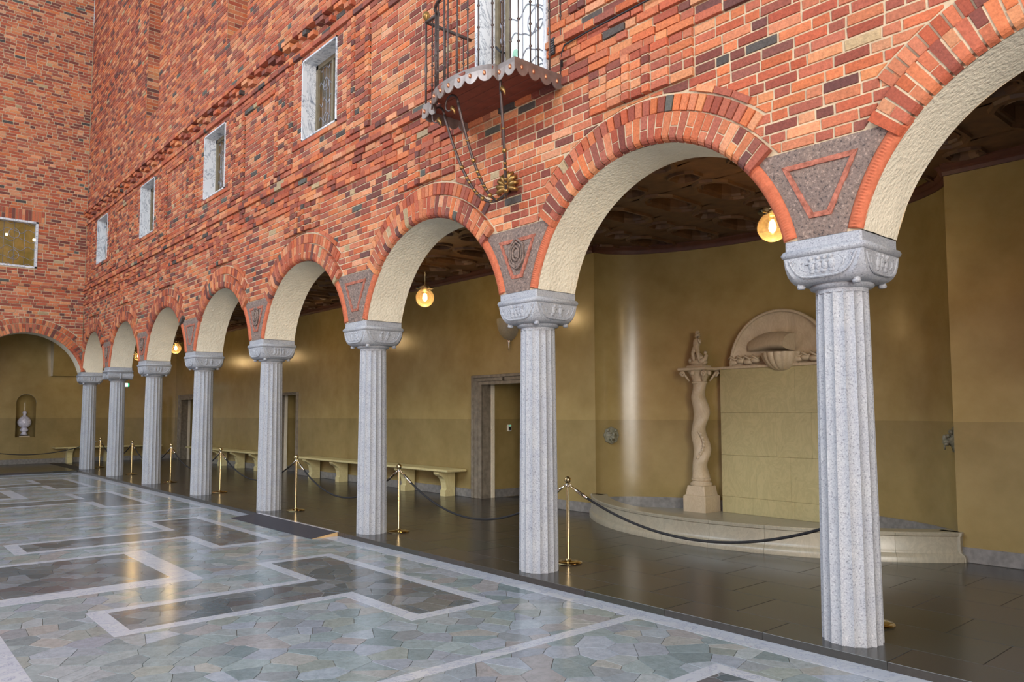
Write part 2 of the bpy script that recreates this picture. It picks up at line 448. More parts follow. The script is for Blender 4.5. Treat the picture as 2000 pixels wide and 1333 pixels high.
def emit(bricks, P, parent, name, restname, mat, limit=298):
    """the largest as parts of their own, the others joined"""
    bricks = sorted(bricks, key=lambda b: -size_px(b[0], P))
    big = [b for b in bricks[:limit] if size_px(b[0], P) > 30]; rest = bricks[len(big):]
    for b in big:
        mb = MB(); brick_into(mb, b, P); link(name, mb.mesh(name, mat), parent)
    if rest:
        mb = MB()
        for b in rest: brick_into(mb, b, P)
        mb.build(restname, mat, parent, kind='stuff')

def holes_grid(mb, P, us, zs, holes, d):
    us = sorted(set(us)); zs = sorted(set(zs))
    for a, b in zip(us[:-1], us[1:]):
        for c, e in zip(zs[:-1], zs[1:]):
            m = ((a+b)/2, (c+e)/2)
            if any(h[0] < m[0] < h[1] and h[2] < m[1] < h[3] for h in holes): continue
            mb.add([P(a, c, d), P(b, c, d), P(b, e, d), P(a, e, d)], [(0, 1, 2, 3)])

#==BUILD==
# ------------------------------------------------------------------ arcaded brick wall
def z_visible(P, u):
    lo, hi = 3.0, 15.3
    for _ in range(24):
        m = (lo+hi)/2; q = px(P(u, m, 0))
        if q is None or q[1] < -90: hi = m
        else: lo = m
    return lo
def ztop_fn(P, u0, u1):
    g = [(u0+(u1-u0)*i/60, 0) for i in range(61)]; g = [(u, z_visible(P, u)) for u, _ in g]
    def f(u):
        i = min(60, max(0, int(round((u-u0)/(u1-u0)*60)))); return g[i][1]
    return f
def zlow(arches, u):
    for (c, az, r) in arches:
        if abs(u-c) < r:
            z = az+math.sqrt(r*r-(u-c)**2)
            if z > 3.01: return z
    return 3.01

wall_r = struct('wall_right', 'red brick wall with round arches on granite columns', 'wall')
F0, F1 = XL, 3.19
feats = []
for (c, az, r) in ARCH_F:
    feats += [(c-.62, c+.62, 4.61, 5.06, .028), (c-.37, c+.37, 4.61, 5.06, .05), (c-.17, c-.07, 4.61, 5.06, .068), (c+.07, c+.17, 4.61, 5.06, .068)]
feats += [(F0, F1, 5.055, 5.14, .032), (F0, F1, 5.14, 5.50, .0, 'rough'), (F0, F1, 5.50, 5.59, .05), (F0, F1, 5.68, 5.77, .018)]
ws = WINX[:1]+WINX[1:]
for c in [-3.55]+WINX:
    if c != -3.55: feats += [(c-.95, c+.95, 6.03, 6.11, .022)]
    feats += [(c+.93, c+1.6, 5.77, 7.55, .026), (c-1.6, c-.93, 5.77, 7.55, .026), (c+1.07, c+1.18, 5.77, 7.55, .04), (c-1.18, c-1.07, 5.77, 7.55, .04), (c+1.48, c+1.6, 5.77, 7.3, .04), (c-1.6, c-1.48, 5.77, 7.3, .04)]
for a, b in zip(WINX, [-3.55]+WINX[:-1]): feats += [(a+1.6, b-1.6, 7.28, 7.56, .03)]
feats += [(F0, F1, 7.56, 7.67, .05)]
u = F0
while u < -4:
    feats += [(u+.05, u+.33, 7.83, 7.95, .10), (u+.33, u+.56, 7.74, 7.84, .08), (u, u+.6, 7.95, 8.05, .11)]
    u += .6
HOLES = [(c-.59, c+.59, 6.15, 7.5) for c in WINX]+[(-4.16, -2.94, 5.2, 7.75), (-17.72, -16.70, 9.15, 13.2), (-12.22, -11.20, 9.15, 13.2)]
feats += [h+(None,) for h in HOLES]
bricks = lay(F0, 2.7, 3.725, 15.3, feats, ARCH_F, ztop_fn(PF, F0, 2.7))
emit(bricks, PF, wall_r, 'brick', 'brickwork', MAT['brick'])
vous = []
for (c, az, r) in ARCH_F:
    k = r/1.468
    vous += ring(c, az, r, 1.732*k, math.acos((3.68-az)/(1.6*k)), True, .05, True)
    vous += ring(c, az, 1.75*k, 1.895*k, math.acos((4.02-az)/(1.83*k)), False, .014, False)
    # rounded label course, from the crown strip down to either side
    for sgn in (1,):
        a = .34
        while a < .62:
            da = .205/2.0; g = .006/2.0
            p = lambda rr, t: (c+sgn*rr*math.sin(t), az+rr*math.cos(t))
            vous.append(([p(1.915*k, a+g), p(1.915*k, a+da-g), p(1.972*k, a+da-g), p(1.972*k, a+g)], .02, brick_col(), None)); a += da
vous = [v for v in vous if max(p[0] for p in v[0]) < 2.9]
emit(vous, PF, wall_r, 'arch_brick', 'arch_brickwork', MAT['brick'])
# mortar bed
mb = MB()
N = 22
for (c, az, r), a, b in zip(ARCH_F, COLX[1:], COLX[:-1]):
    us = [a+(b-a)*i/(2*N) for i in range(2*N+1)]
    us = sorted(set(us+[c-math.sqrt(r*r-(3.01-az)**2), c+math.sqrt(r*r-(3.01-az)**2)]))
    us = [max(u, XL) for u in us]
    for p, q in zip(us[:-1], us[1:]):
        if q-p < 1e-6: continue
        zp, zq = zlow(ARCH_F, p), zlow(ARCH_F, q)
        mb.add([PF(p, zp, 0), PF(q, zq, 0), PF(q, 4.3, 0), PF(p, 4.3, 0)], [(0, 1, 2, 3)])
        mb.add([(p, .28, zp), (q, .28, zq), (q, .28, 4.9), (p, .28, 4.9)], [(3, 2, 1, 0)])
us = [F0, 3.475]+[x for h in HOLES for x in h[:2]]; zs = [4.3, 15.4]+[x for h in HOLES for x in h[2:]]
holes_grid(mb, PF, us, zs, HOLES, 0)
mb.add([PF(F0, 15.4, 0), PF(3.475, 15.4, 0), (3.475, .28, 15.4), (F0, .28, 15.4)], [(0, 1, 2, 3)])
mb.add([(3.475, .28, 4.9), (XE, .28, 4.9), (XE, .28, 15.4), (3.475, .28, 15.4)], [(0, 1, 2, 3)])
# backing of the projecting strips
for f in feats:
    if f[4] and len(f) < 6 and f[4] > .02:
        r0 = math.ceil((f[2]-3.725)/RW-.5); r1 = math.ceil((f[3]-3.725)/RW-.5)
        a, b = max(f[0], F0)+.013, min(f[1], 2.7)-.013
        z0, z1 = 3.725+r0*RW+.013, 3.725+r1*RW-.013
        if r1 <= r0 or b-a < .02: continue
        for h in HOLES:
            if a < h[1] and b > h[0] and z0 < h[3] and z1 > h[2]:
                if h[0]-a > .03: mb.box((a, YF+.014-f[4], z0), (h[0], YF+.02, z1))
                a = max(a, h[1])
        if b-a > .02: mb.box((a, YF+.014-f[4], z0), (b, YF+.02, z1))
for (c, az, r) in ARCH_F:
    k = r/1.468; ph = math.acos((3.74-az)/(1.6*k)); prev = None
    pts = [-ph+2*ph*i/28 for i in range(29)]
    rings = []
    for t in pts:
        s_, c_ = math.sin(t), math.cos(t)
        rings.append([PF(c+q*s_, az+q*c_, d) for q, d in ((1.5*k, 0), (1.5*k, .03), (1.53*k, .052), (1.726*k, .052), (1.726*k, 0))])
    mb.loft(rings, True, True, closed=False)
mb.build('mortar_bed', MAT['mortar'], wall_r)
# plastered soffits
for (c, az, r) in ARCH_F:
    ph = math.acos((3.01-az)/r); mb = MB(); rings = []
    for i in range(41):
        t = -ph+2*ph*i/40
        rings.append([(c+(r+.003*math.sin(9*t+j*2.1))*math.sin(t), YF+.012+(.28-YF-.012)*j/6, az+(r+.004*math.sin(7*t+j*1.7+c))*math.cos(t)) for j in range(7)])
    mb.loft(rings, False, False, closed=False); mb.build('arch_soffit', MAT['plaster'], wall_r, smooth=True)

def rim(mb, P, c, az, r, sgn):
    t0, t1 = math.acos((3.012-az)/r), math.acos((3.735-az)/(r+.06)); rings = []
    for i in range(73):
        t = t0+(t1-t0)*i/72; s = sgn*math.sin(t); co = math.cos(t); w = .004*(1 if i % 2 else -1)
        rings.append([P(c+(r+q)*s, az+(r+q)*co, d) for q, d in ((-.002, -.01), (-.001, .006), (.02, .022+w), (.055, .032+w), (.09, .022+w), (.112, .004), (.114, -.01))])
    mb.loft(rings, True, True, closed=False)
def spandrel(P, parent, xc, L, Rr, emblem, lo=None, hi=None):
    """L / Rr: arch on the smaller-u side / larger-u side (or None at a corner, then lo/hi limit)"""
    rr = random.Random(int(xc*100)); mb = MB(); rows = 18; cols = 14; rings = []
    def ed(z):
        a = L[0]+math.sqrt((L[2]+.112)**2-(z-L[1])**2) if L else lo
        b = Rr[0]-math.sqrt((Rr[2]+.112)**2-(z-Rr[1])**2) if Rr else hi
        return a, b
    for i in range(rows+1):
        z = 3.012+(3.722-3.012)*i/rows; a, b = ed(z)
        rings.append([P(a+(b-a)*j/cols, z, .006+(rr.uniform(0, .014) if 0 < i < rows and 0 < j < cols else 0)) for j in range(cols+1)])
    mb.loft(rings, False, False, closed=False)
    st = mb.build('spandrel_stone', MAT['spandrel'], parent, smooth=True)
    if not (L and Rr): return
    mb = MB(); xm = xc
    tz0, tz1 = 3.16, 3.60; w0, w1 = .085, .30; t = .04
    O = [(xm-w0, tz0), (xm+w0, tz0), (xm+w1, tz1), (xm-w1, tz1)]
    I = [(xm-w0+t*.75, tz0+t), (xm+w0-t*.75, tz0+t), (xm+w1-t*1.45, tz1-t), (xm-w1+t*1.45, tz1-t)]
    for i in range(4):
        k = (i+1) % 4
        mb.prism([O[i], O[k], I[k], I[i]], P, .0, .024, .003)
    mb.build('inlay', MAT['inlay'], st)
    if emblem:
        mb = MB(); cz = 3.43
        for (a, b, rad, d) in ((.115, .155, .014, .03), (.085, .12, .009, .034), (.05, .075, .012, .036)):
            pts = []
            for i in range(29):
                t = 2*PI*i/28; wv = 1+.05*math.sin(6*t+emblem)
                pts.append(P(xm+a*wv*math.sin(t), cz+b*wv*math.cos(t), d))
            mb.tube(pts, rad, 6, False)
        mb.blob(P(xm, cz, .026), (.04, .018, .05)); 
        for s in (-1, 1): mb.tube([P(xm, cz-.15, .03), P(xm+s*.04, cz-.12, .034), P(xm+s*.07, cz-.07, .034)], [.016, .012, .006], 6)
        mb.build('cartouche', MAT['spandrel'], st, smooth=True, label='oval carved cartouche')
for i, xc in enumerate(COLX):
    L = ARCH_F[i] if i < len(ARCH_F) else None
    Rr = ARCH_F[i-1] if i > 0 else None
    if i == len(COLX)-1: spandrel(PF, wall_r, xc, None, ARCH_F[-1], 0, lo=XL)
    elif i > 0: spandrel(PF, wall_r, xc, L, Rr, i if i in (2, 4, 6, 7) else 0)
for (c, az, r) in ARCH_F:
    for s in (-1, 1):
        if c+s*1.4 > 2.9: continue
        mb = MB(); rim(mb, PF, c, az, r, s); mb.build('arch_rim', MAT['coral'], wall_r, smooth=True, sharp=60)

# tall openings high in the wall: brick jambs and a timber window deep inside
for h in HOLES[-2:]:
    mb = MB(); z = h[2]; rows = int((h[3]-h[2])/RW)
    for s, xj in ((1, h[0]), (-1, h[1])):
        for i in range(rows):
            za = h[2]+i*RW; L = [.30, .30] if i % 2 else [.15, .30, .15]
            y = YF
            for l in L:
                col = brick_col(); a, b = y+.005, y+l-.005
                q = [(xj-s*.06, a, za+.005), (xj-s*.06, b, za+.005), (xj-s*.06, b, za+RW-.005), (xj-s*.06, a, za+RW-.005)]
                q2 = [(x+s*.05, yy, zz) for x, yy, zz in q]
                rings = [q, q2] if s > 0 else [q[::-1], q2[::-1]]
                mb.loft(rings, False, True, col=col); y += l
    mb.build('jamb_bricks', MAT['brick'], wall_r)
    mb = MB()
    mb.box((h[0]-.3, YF+.012, h[2]-.02), (h[0]-.012, .42, h[3]+.1)); mb.box((h[1]+.012, YF+.012, h[2]-.02), (h[1]+.3, .42, h[3]+.1))
    mb.box((h[0]-.2, YF+.012, h[2]-.2), (h[1]+.2, .42, h[2]-.004)); mb.box((h[0]-.2, YF+.012, h[3]), (h[1]+.2, .42, h[3]+.2))
    mb.build('reveal', MAT['mortar'], wall_r)

# ------------------------------------------------------------------ leaded windows
def lead(mb, P, u0, u1, z0, z1, d, seed, r=.006):
    q = random.Random(seed); w = u1-u0; hgt = z1-z0
    for i in range(1, 4): mb.tube([P(u0+w*i/4, z0, d), P(u0+w*i/4, z1, d)], r*.8, 5)
    nz = max(2, int(hgt/.24))
    for i in range(nz+1):
        z = z0+hgt*i/nz
        for j in range(4):
            a = u0+w*j/4; b = a+w/4; m = (a+b)/2; s = 1 if (i+j) % 2 else -1
            pts = [P(a+(b-a)*k/8, min(z1, max(z0, z+s*.055*math.sin(PI*k/8)+.02*math.sin(2*PI*k/8))), d) for k in range(9)]
            mb.tube(pts, r, 5)
    for i in range(max(1, nz//2)):
        cz = z0+hgt*(i+.5)/max(1, nz//2); cu = u0+w*.5; rr = min(w*.2, .13)
        pts = [P(cu+rr*math.sin(t)*(1+.25*math.cos(t)), cz+rr*1.1*math.cos(t)-.05*abs(math.sin(t)), d) for t in [2*PI*k/18 for k in range(19)]]
        mb.tube(pts, r, 5)
for wi, c in enumerate(WINX):
    o = struct('window_%d' % (wi+1), 'leaded window in grey marble reveal', 'window')
    u0, u1, z0, z1 = c-.59, c+.59, 6.15, 7.5; t = .03; yb = -.015
    for nm, a, b in (('marble_jamb', (u0, YF-.012, z0), (u0+t, yb, z1)), ('marble_jamb', (u1-t, YF-.012, z0), (u1, yb, z1)), ('marble_lintel', (u0, YF-.012, z1-t), (u1, yb, z1)), ('marble_sill', (u0, YF-.012, z0), (u1, yb, z0+t))):
        MB().bbox(a, b, .004).build(nm, MAT['marble_grey'], o)
    mb = MB()
    for a, b in (((u0+t, yb-.06, z0+t), (u0+t+.07, yb, z1-t)), ((u1-t-.07, yb-.06, z0+t), (u1-t, yb, z1-t)), ((u0+t, yb-.06, z1-t-.07), (u1-t, yb, z1-t)), ((u0+t, yb-.06, z0+t), (u1-t, yb, z0+t+.05)), ((c-.03, yb-.055, z0+t), (c+.03, yb, z1-t))): mb.box(a, b)
    mb.build('timber_frame', MAT['jamb_timber'], o)
    MB().box((u0+t, yb-.02, z0+t), (u1-t, yb-.01, z1-t)).build('pane', MAT['pane'], o)
    mb = MB(); P = lambda u, v, d: (u, yb-.024-d, v)
    lead(mb, P, u0+.1, c-.03, z0+.08, z1-.1, 0, wi); lead(mb, P, c+.03, u1-.1, z0+.08, z1-.1, 0, wi+9)
    mb.build('leading', MAT['lead'], o, smooth=True)
    MB().box((u0-.05, yb, z0-.05), (u1+.05, .2, z1+.05)).build('window_back', MAT['dark'], o)
for h in HOLES[-2:]:
    o = struct('window_%d' % (5 if h[0] < -15 else 6), 'tall dark window deep in a brick opening', 'window')
    MB().box((h[0], .30, h[2]), (h[1], .33, h[3])).build('pane', MAT['pane'], o)
    mb = MB()
    for k in range(5): mb.box((h[0], .26, h[2]+(h[3]-h[2])*k/4-.03), (h[1], .3, h[2]+(h[3]-h[2])*k/4+.03))
    mb.box((h[0], .25, h[2]), (h[0]+.07, .3, h[3])); mb.box((h[1]-.07, .25, h[2]), (h[1], .3, h[3]))
    mb.build('timber_frame', MAT['jamb_timber'], o)

# balcony doorway
o = struct('door_1', 'leaded balcony doorway with grey marble jambs', 'door')
u0, u1, z0, z1 = -4.16, -2.94, 5.2, 7.75
for nm, a, b in (('marble_jamb', (u0, YF-.02, z0), (u0+.05, .06, z1)), ('marble_jamb', (u1-.05, YF-.02, z0), (u1, .06, z1)), ('marble_lintel', (u0, YF-.02, z1-.05), (u1, .06, z1)), ('marble_threshold', (u0, YF-.02, z0), (u1, .06, z0+.05))):
    MB().bbox(a, b, .004).build(nm, MAT['marble_grey'], o)
leafs = MB()
lf = link('dark_leaf', None, o)
MB().box((u0+.05, -.02, z0+.05), (-3.92, .0, z1-.05)).build('pane', MAT['pane'], lf)
mb = MB(); mb.box((u0+.05, -.05, z0+.05), (u0+.11, .0, z1-.05)); mb.box((-3.93, -.04, z0+.05), (-3.91, .0, z1-.05)); mb.box((u0+.05, -.05, z0+.05), (-3.92, .0, z0+.12)); mb.build('leaf_frame', MAT['jamb_timber'], lf)
mb = MB(); lead(mb, lambda u, v, d: (u, -.026-d, v), u0+.115, -3.935, z0+.13, z1-.1, 0, 31); mb.build('leading', MAT['lead'], lf, smooth=True)
# the other leaf has a bright pane, its glow put in as emission
lf = link('bright_leaf', None, o)
MB().box((-3.91, .0, z0+.08), (u1-.05, .012, z1-.05)).build('pane', MAT['pane_glow'], lf)
gm = MB()
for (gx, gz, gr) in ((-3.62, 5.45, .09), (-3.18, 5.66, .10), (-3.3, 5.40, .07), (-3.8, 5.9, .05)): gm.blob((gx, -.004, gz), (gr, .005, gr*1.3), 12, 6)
gm.build('green_patches', MAT['pane_green'], lf)  # green patches in the glass, drawn as thin glowing blobs
mb = MB(); mb.box((-3.91, -.03, z0+.05), (-3.88, .0, z1-.05)); mb.box((-3.91, -.03, z0+.05), (u1-.05, .0, z0+.1)); mb.build('leaf_frame', MAT['jamb_timber'], lf)
mb = MB(); lead(mb, lambda u, v, d: (u, -.012-d, v), -3.87, u1-.06, z0+.1, z1-.1, 0, 32, .009); mb.build('leading', MAT['lead'], lf, smooth=True)
MB().tube([(-3.94, -.05, 5.95), (-3.94, -.12, 5.95), (-4.0, -.13, 6.02)], .014, 6).build('handle', MAT['dark'], o)
MB().box((u0-.05, .06, z0-.05), (u1+.05, .3, z1+.05)).build('door_back', MAT['dark'], o)

# ------------------------------------------------------------------ end wall of the hall
wall_l = struct('wall_left', 'red brick end wall of the hall', 'wall')
L0, L1 = -6.6, YF-.004
LW = (-2.78, -1.60, 6.08, 7.5)
feats = [(L0, L1, 5.50, 5.59, .03), (L0, L1, 4.95, 5.04, .014), LW+(None,), (-2.96, -1.42, 7.5, 7.85, None)]
bricks = lay(L0, L1, 3.725, 15.3, feats, ARCH_L, ztop_fn(PL, L0, L1))
u = -2.96
zz0 = 3.725+math.ceil((7.5-3.725)/RW-.5)*RW; zz1 = 3.725+math.ceil((7.85-3.725)/RW-.5)*RW
while u < -1.44:
    k = R.choice((.5, 1)); 
    if k == 1: bricks.append(([(u+.005, zz0+.006), (u+.079, zz0+.006), (u+.079, zz1-.006), (u+.005, zz1-.006)], .006, brick_col(), 0))
    else:
        m = (zz0+zz1)/2
        bricks += [([(u+.005, zz0+.006), (u+.079, zz0+.006), (u+.079, m-.006), (u+.005, m-.006)], .006, brick_col(), 0), ([(u+.005, m+.006), (u+.079, m+.006), (u+.079, zz1-.006), (u+.005, zz1-.006)], .006, brick_col(), 0)]
    u += .0845
emit(bricks, PL, wall_l, 'brick', 'brickwork', MAT['brick'])
vous = []
for (c, az, r) in ARCH_L:
    k = r/1.468
    vous += ring(c, az, r, 1.732*k, math.acos((3.5-az)/(1.6*k)), True, .02, False)
    vous += ring(c, az, 1.75*k, 1.895*k, math.acos((4.02-az)/(1.83*k)), False, .01, False)
vous = [v for v in vous if min(p[0] for p in v[0]) > -6.6 and max(p[0] for p in v[0]) < L1]
emit(vous, PL, wall_l, 'arch_brick', 'arch_brickwork', MAT['brick'])
mb = MB()
for (c, az, r), a, b in zip(ARCH_L, COLY_L[1:], COLY_L[:-1]):
    us = sorted(set([a+(b-a)*i/44 for i in range(45)]+[c-math.sqrt(r*r-(3.01-az)**2), c+math.sqrt(r*r-(3.01-az)**2)]))
    for p, q in zip(us[:-1], us[1:]):
        if q-p < 1e-6: continue
        zp, zq = zlow(ARCH_L, p), zlow(ARCH_L, q)
        if p < L1: mb.add([PL(p, zp, 0), PL(min(q, L1), zq, 0), PL(min(q, L1), 4.3, 0), PL(p, 4.3, 0)], [(0, 1, 2, 3)])
        mb.add([(XL-.58, p, zp), (XL-.58, q, zq), (XL-.58, q, 4.9), (XL-.58, p, 4.9)], [(3, 2, 1, 0)])
holes_grid(mb, PL, [-19, L1, LW[0], LW[1], -6.95], [4.3, 15.4, LW[2], LW[3]], [LW], 0)
holes_grid(mb, PL, [-19, -6.95], [-.06, 4.3], [], 0)
mb.add([PL(-19, 15.4, 0), PL(L1, 15.4, 0), (XL-.58, L1, 15.4), (XL-.58, -19, 15.4)], [(0, 1, 2, 3)])
mb.add([(XL-.58, -19, 4.9), (XL-.58, L1, 4.9), (XL-.58, L1, 15.4), (XL-.58, -19, 15.4)], [(3, 2, 1, 0)])
mb.build('mortar_bed', MAT['mortar'], wall_l)
for (c, az, r) in ARCH_L:
    ph = math.acos((3.01-az)/r); mb = MB(); rings = []
    for i in range(37):
        t = -ph+2*ph*i/36
        rings.append([(XL-.012-(.58-.012)*j/4, c+r*math.sin(t), az+r*math.cos(t)) for j in range(5)])
    mb.loft(rings, False, False, closed=False); mb.build('arch_soffit', MAT['plaster'], wall_l, smooth=True)
    for s in (-1, 1):
        mb = MB(); rim(mb, PL, c, az, r, s); mb.build('arch_rim', MAT['coral'], wall_l, smooth=True, sharp=60)
spandrel(PL, wall_l, 0, ARCH_L[0], None, 0, hi=L1)
spandrel(PL, wall_l, COLY_L[1], ARCH_L[1], ARCH_L[0], 0)
o = struct('window_7', 'leaded window showing lamps in the far brick wall', 'window')
u0, u1, z0, z1 = LW; t = .06
for nm, a, b in (('marble_jamb', (XL-.2, u0, z0), (XL+.015, u0+t, z1)), ('marble_jamb', (XL-.2, u1-t, z0), (XL+.015, u1, z1)), ('marble_lintel', (XL-.2, u0, z1-t), (XL+.015, u1, z1)), ('marble_sill', (XL-.2, u0, z0), (XL+.015, u1, z0+t))):
    MB().bbox(a, b, .004).build(nm, MAT['marble_grey'], o)
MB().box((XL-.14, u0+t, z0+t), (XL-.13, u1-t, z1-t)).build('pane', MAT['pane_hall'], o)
mb = MB(); lead(mb, lambda u, v, d: (XL-.125+d, u, v), u0+t, u1-t, z0+t, z1-t, 0, 77, .008); mb.build('leading', MAT['lead'], o, smooth=True)
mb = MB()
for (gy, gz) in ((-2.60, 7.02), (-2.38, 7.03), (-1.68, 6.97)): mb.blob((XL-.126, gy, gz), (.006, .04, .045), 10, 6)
mb.build('lamp_glints', glow('lamp_seen_in_glass', (1.0, .78, .42), 5), o)  # glowing blobs on the pane draw the lamp glints
MB().box((XL-.4, u0-.05, z0-.05), (XL-.15, u1+.05, z1+.05)).build('window_back', MAT['dark'], o)

# remaining walls of the hall, out of view
for nm, a, b in (('wall_opposite', (-25, -19.4, -.06), (14, -19.0, 12.0)), ('wall_near', (14, -19.4, -.06), (14.4, -.3, 12.0)), ('wall_right_return', (3.475, -.29, -.06), (14, .28, 15.4))):
    MB().box(a, b).build(nm, MAT['far_brick'], kind='structure')

# ------------------------------------------------------------------ hall floor
floor = struct('floor', 'greenish marble hall floor with white bands', 'floor')
MB().box((XL-.6, -19.4, HALL_Z-.2), (14.4, -.3, HALL_Z-.006)).build('grout_bed', MAT['floor_grout'], floor)
LIGHT = [lin(143, 156, 159), lin(135, 149, 153), lin(152, 160, 164), lin(126, 141, 146), lin(157, 158, 156), lin(142, 149, 160), lin(151, 149, 151), lin(142, 150, 147), lin(121, 136, 141), lin(154, 162, 174), lin(138, 145, 151), lin(149, 159, 168)]
DARK = [lin(102, 110, 115), lin(90, 100, 107), lin(109, 111, 111), lin(86, 97, 104), lin(115, 121, 126), lin(100, 100, 105), lin(121, 127, 135)]
def voronoi(x0, x1, y0, y1, sx, sy, seed, cliprect=None):
    q = random.Random(seed); nx = int((x1-x0)/sx)+1; ny = int((y1-y0)/sy)+1; pts = {}
    for i in range(-1, nx+1):
        for j in range(-1, ny+1):
            pts[i, j] = (x0+(i+.5+(.5 if j % 2 else 0))*sx+q.uniform(-.48, .48)*sx, y0+(j+.5)*sy+q.uniform(-.46, .46)*sy)
    out = []
    for (i, j), p in pts.items():
        poly = [(p[0]-1, p[1]-1), (p[0]+1, p[1]-1), (p[0]+1, p[1]+1), (p[0]-1, p[1]+1)]
        for di in range(-3, 4):
            for dj in range(-3, 4):
                o_ = pts.get((i+di, j+dj))
                if o_ is None or (di == 0 and dj == 0): continue
                nx_, ny_ = p[0]-o_[0], p[1]-o_[1]; L = math.hypot(nx_, ny_)
                if L > 1.0: continue
                nx_ /= L; ny_ /= L
                poly = clip(poly, (nx_, ny_), nx_*(p[0]+o_[0])/2+ny_*(p[1]+o_[1])/2+.0022)
                if len(poly) < 3: break
            if len(poly) < 3: break
        if len(poly) < 3: continue
        if cliprect:
            a, b, c, d = cliprect
            for n_, k in (((1, 0), a), ((-1, 0), -b), ((0, 1), c), ((0, -1), -d)):
                poly = clip(poly, n_, k)
                if len(poly) < 3: break
        if len(poly) >= 3 and parea(poly) > .0015: out.append(poly)
    return out
PANEL = [(-1.66, 1), (-12.12, 1), (-22.6, 1)]
darks = []; bands = []
def bandx(x0, x1, y0, y1): bands.append((x0, x1, y0, y1))
def T(c):
    # dark T outlined in white: head along the arcade, stem across the hall
    h0, h1, yh0, yh1 = c-1.56, c+1.50, -1.90, -1.20; s0, s1, ys = c-.36, c+.35, -3.93; w = .13
    darks.extend([(h0, h1, yh0, yh1), (s0, s1, ys, yh0)])
    bandx(h0-w, h1+w, yh1, yh1+w); bandx(h0-w, h0, yh0, yh1); bandx(h1, h1+w, yh0, yh1)
    bandx(h0-w, s0, yh0-w, yh0); bandx(s1, h1+w, yh0-w-.02, yh0)
    bandx(s0-w, s0, ys-.0, yh0-w); bandx(s1, s1+w, ys, yh0-w-.02); bandx(s0-w, s1+w, ys-.15, ys)
for pc in (3.57, -6.89, -17.35):
    T(pc-2.35 if pc != -6.89 else -9.13); T(pc+2.40 if pc != -6.89 else -4.45)
    darks.append((pc-.96, pc+.88, -4.75, -3.03))
    bandx(pc-1.08, pc-.96, -4.75, -3.03); bandx(pc+.88, pc+1.18, -4.75, -3.03); bandx(pc-1.08, pc+1.18, -3.03, -2.78)
for k in (-1.66, -12.12, -22.6): bandx(k-.06, k+.06, -4.75, -.56)
bandx(XL+.26, 9, -5.35, -4.75)                      # broad band along the hall
x = XL
for i in range(9): bandx(-23.5+i*3.6, -23.5+(i+1)*3.6-.004, -.56, -.335)   # band at the foot of the step
bandx(XL+.03, XL+.26, -9, -.56)
def inside(p, r, m=0): return r[0]-m < p[0] < r[1]+m and r[2]-m < p[1] < r[3]+m
cells = []
def vis_floor(p, m=260):
    q = px((p[0], p[1], HALL_Z)); return q and -m < q[0] < 2000+m and q[1] < 1333+m
for poly in voronoi(XL, 3.2, -7.0, -.34, .275, .175, 5):
    c = (sum(p[0] for p in poly)/len(poly), sum(p[1] for p in poly)/len(poly))
    if not vis_floor(c): continue
    if any(all(inside(p, b) for p in poly) for b in darks+bands): continue
    cells.append((poly, .0, LIGHT))
for i, d in enumerate(darks):
    cx = ((d[0]+d[1])/2, (d[2]+d[3])/2)
    if not (vis_floor((d[0], d[2]), 500) or vis_floor((d[1], d[3]), 500)): continue
    for poly in voronoi(d[0]-.2, d[1]+.2, d[2]-.2, d[3]+.2, .30, .18, 50+i, d): cells.append((poly, .0006, DARK))
stones = []
for poly, dz, pal in cells:
    k = R.uniform(.88, 1.1); c = R.choice(pal); stones.append((poly, dz, tuple(x*k for x in c)))
stones.sort(key=lambda s: -size_px(s[0], PFL))
def stone_into(mb, s): mb.prism(s[0], PFL, -.02, .0+s[1]+0, .0008, s[2])
for s in stones[:298]:
    mb = MB(); stone_into(mb, s); link('paving_stone', mb.mesh('paving_stone', MAT['stone_floor']), floor)
mb = MB()
for s in stones[298:]: stone_into(mb, s)
mb.build('paving', MAT['stone_floor'], floor, kind='stuff')
for b in bands:
    mb = MB(); mb.prism([(b[0], b[2]), (b[1], b[2]), (b[1], b[3]), (b[0], b[3])], PFL, -.02, .0012, .0006); mb.build('marble_band', MAT['band'], floor)
# plain marble beyond the paved part, out of view
MB().box((3.2, -19, HALL_Z-.02), (14, -.34, HALL_Z-.002)).build('plain_paving', MAT['band'], floor)
MB().box((XL, -19, HALL_Z-.02), (3.2, -7.0, HALL_Z-.002)).build('plain_paving', MAT['band'], floor)

# ------------------------------------------------------------------ raised gallery floor of dark slabs
gal = struct('floor_gallery', 'dark polished stone floor of the gallery, one step up', 'floor')
mb = MB(); mb.box((XE-.2, -.29, HALL_Z-.2), (8, 8.0, -.008)); mb.box((XE-.2, -19, HALL_Z-.2), (XL-.01, -.28, -.008)); mb.build('slab_bed', MAT['slab_joint'], gal)
slabs = []
y = -.335
rows = [.42, .62, .62, .62, .62, .62, .62, .62]
PG = lambda u, v, d: (u, v, d)
cols_ = [lin(56, 54, 51), lin(53, 52, 50), lin(59, 57, 54), lin(55, 53, 49)]
for ri, h in enumerate(rows):
    x = XE-(.0 if ri % 2 else .45)
    while x < 6.5:
        L = .94; x1 = min(x+L, 6.5); xx0 = max(x, XE if ri else XL+.0)
        if x1-xx0 > .1: slabs.append(([(xx0+.0015, y+.0015), (x1-.0015, y+.0015), (x1-.0015, y+h-.0015), (xx0+.0015, y+h-.0015)], .0, tuple(c*R.uniform(.93, 1.07) for c in R.choice(cols_))))
        x += L
    y += h
y = -.34
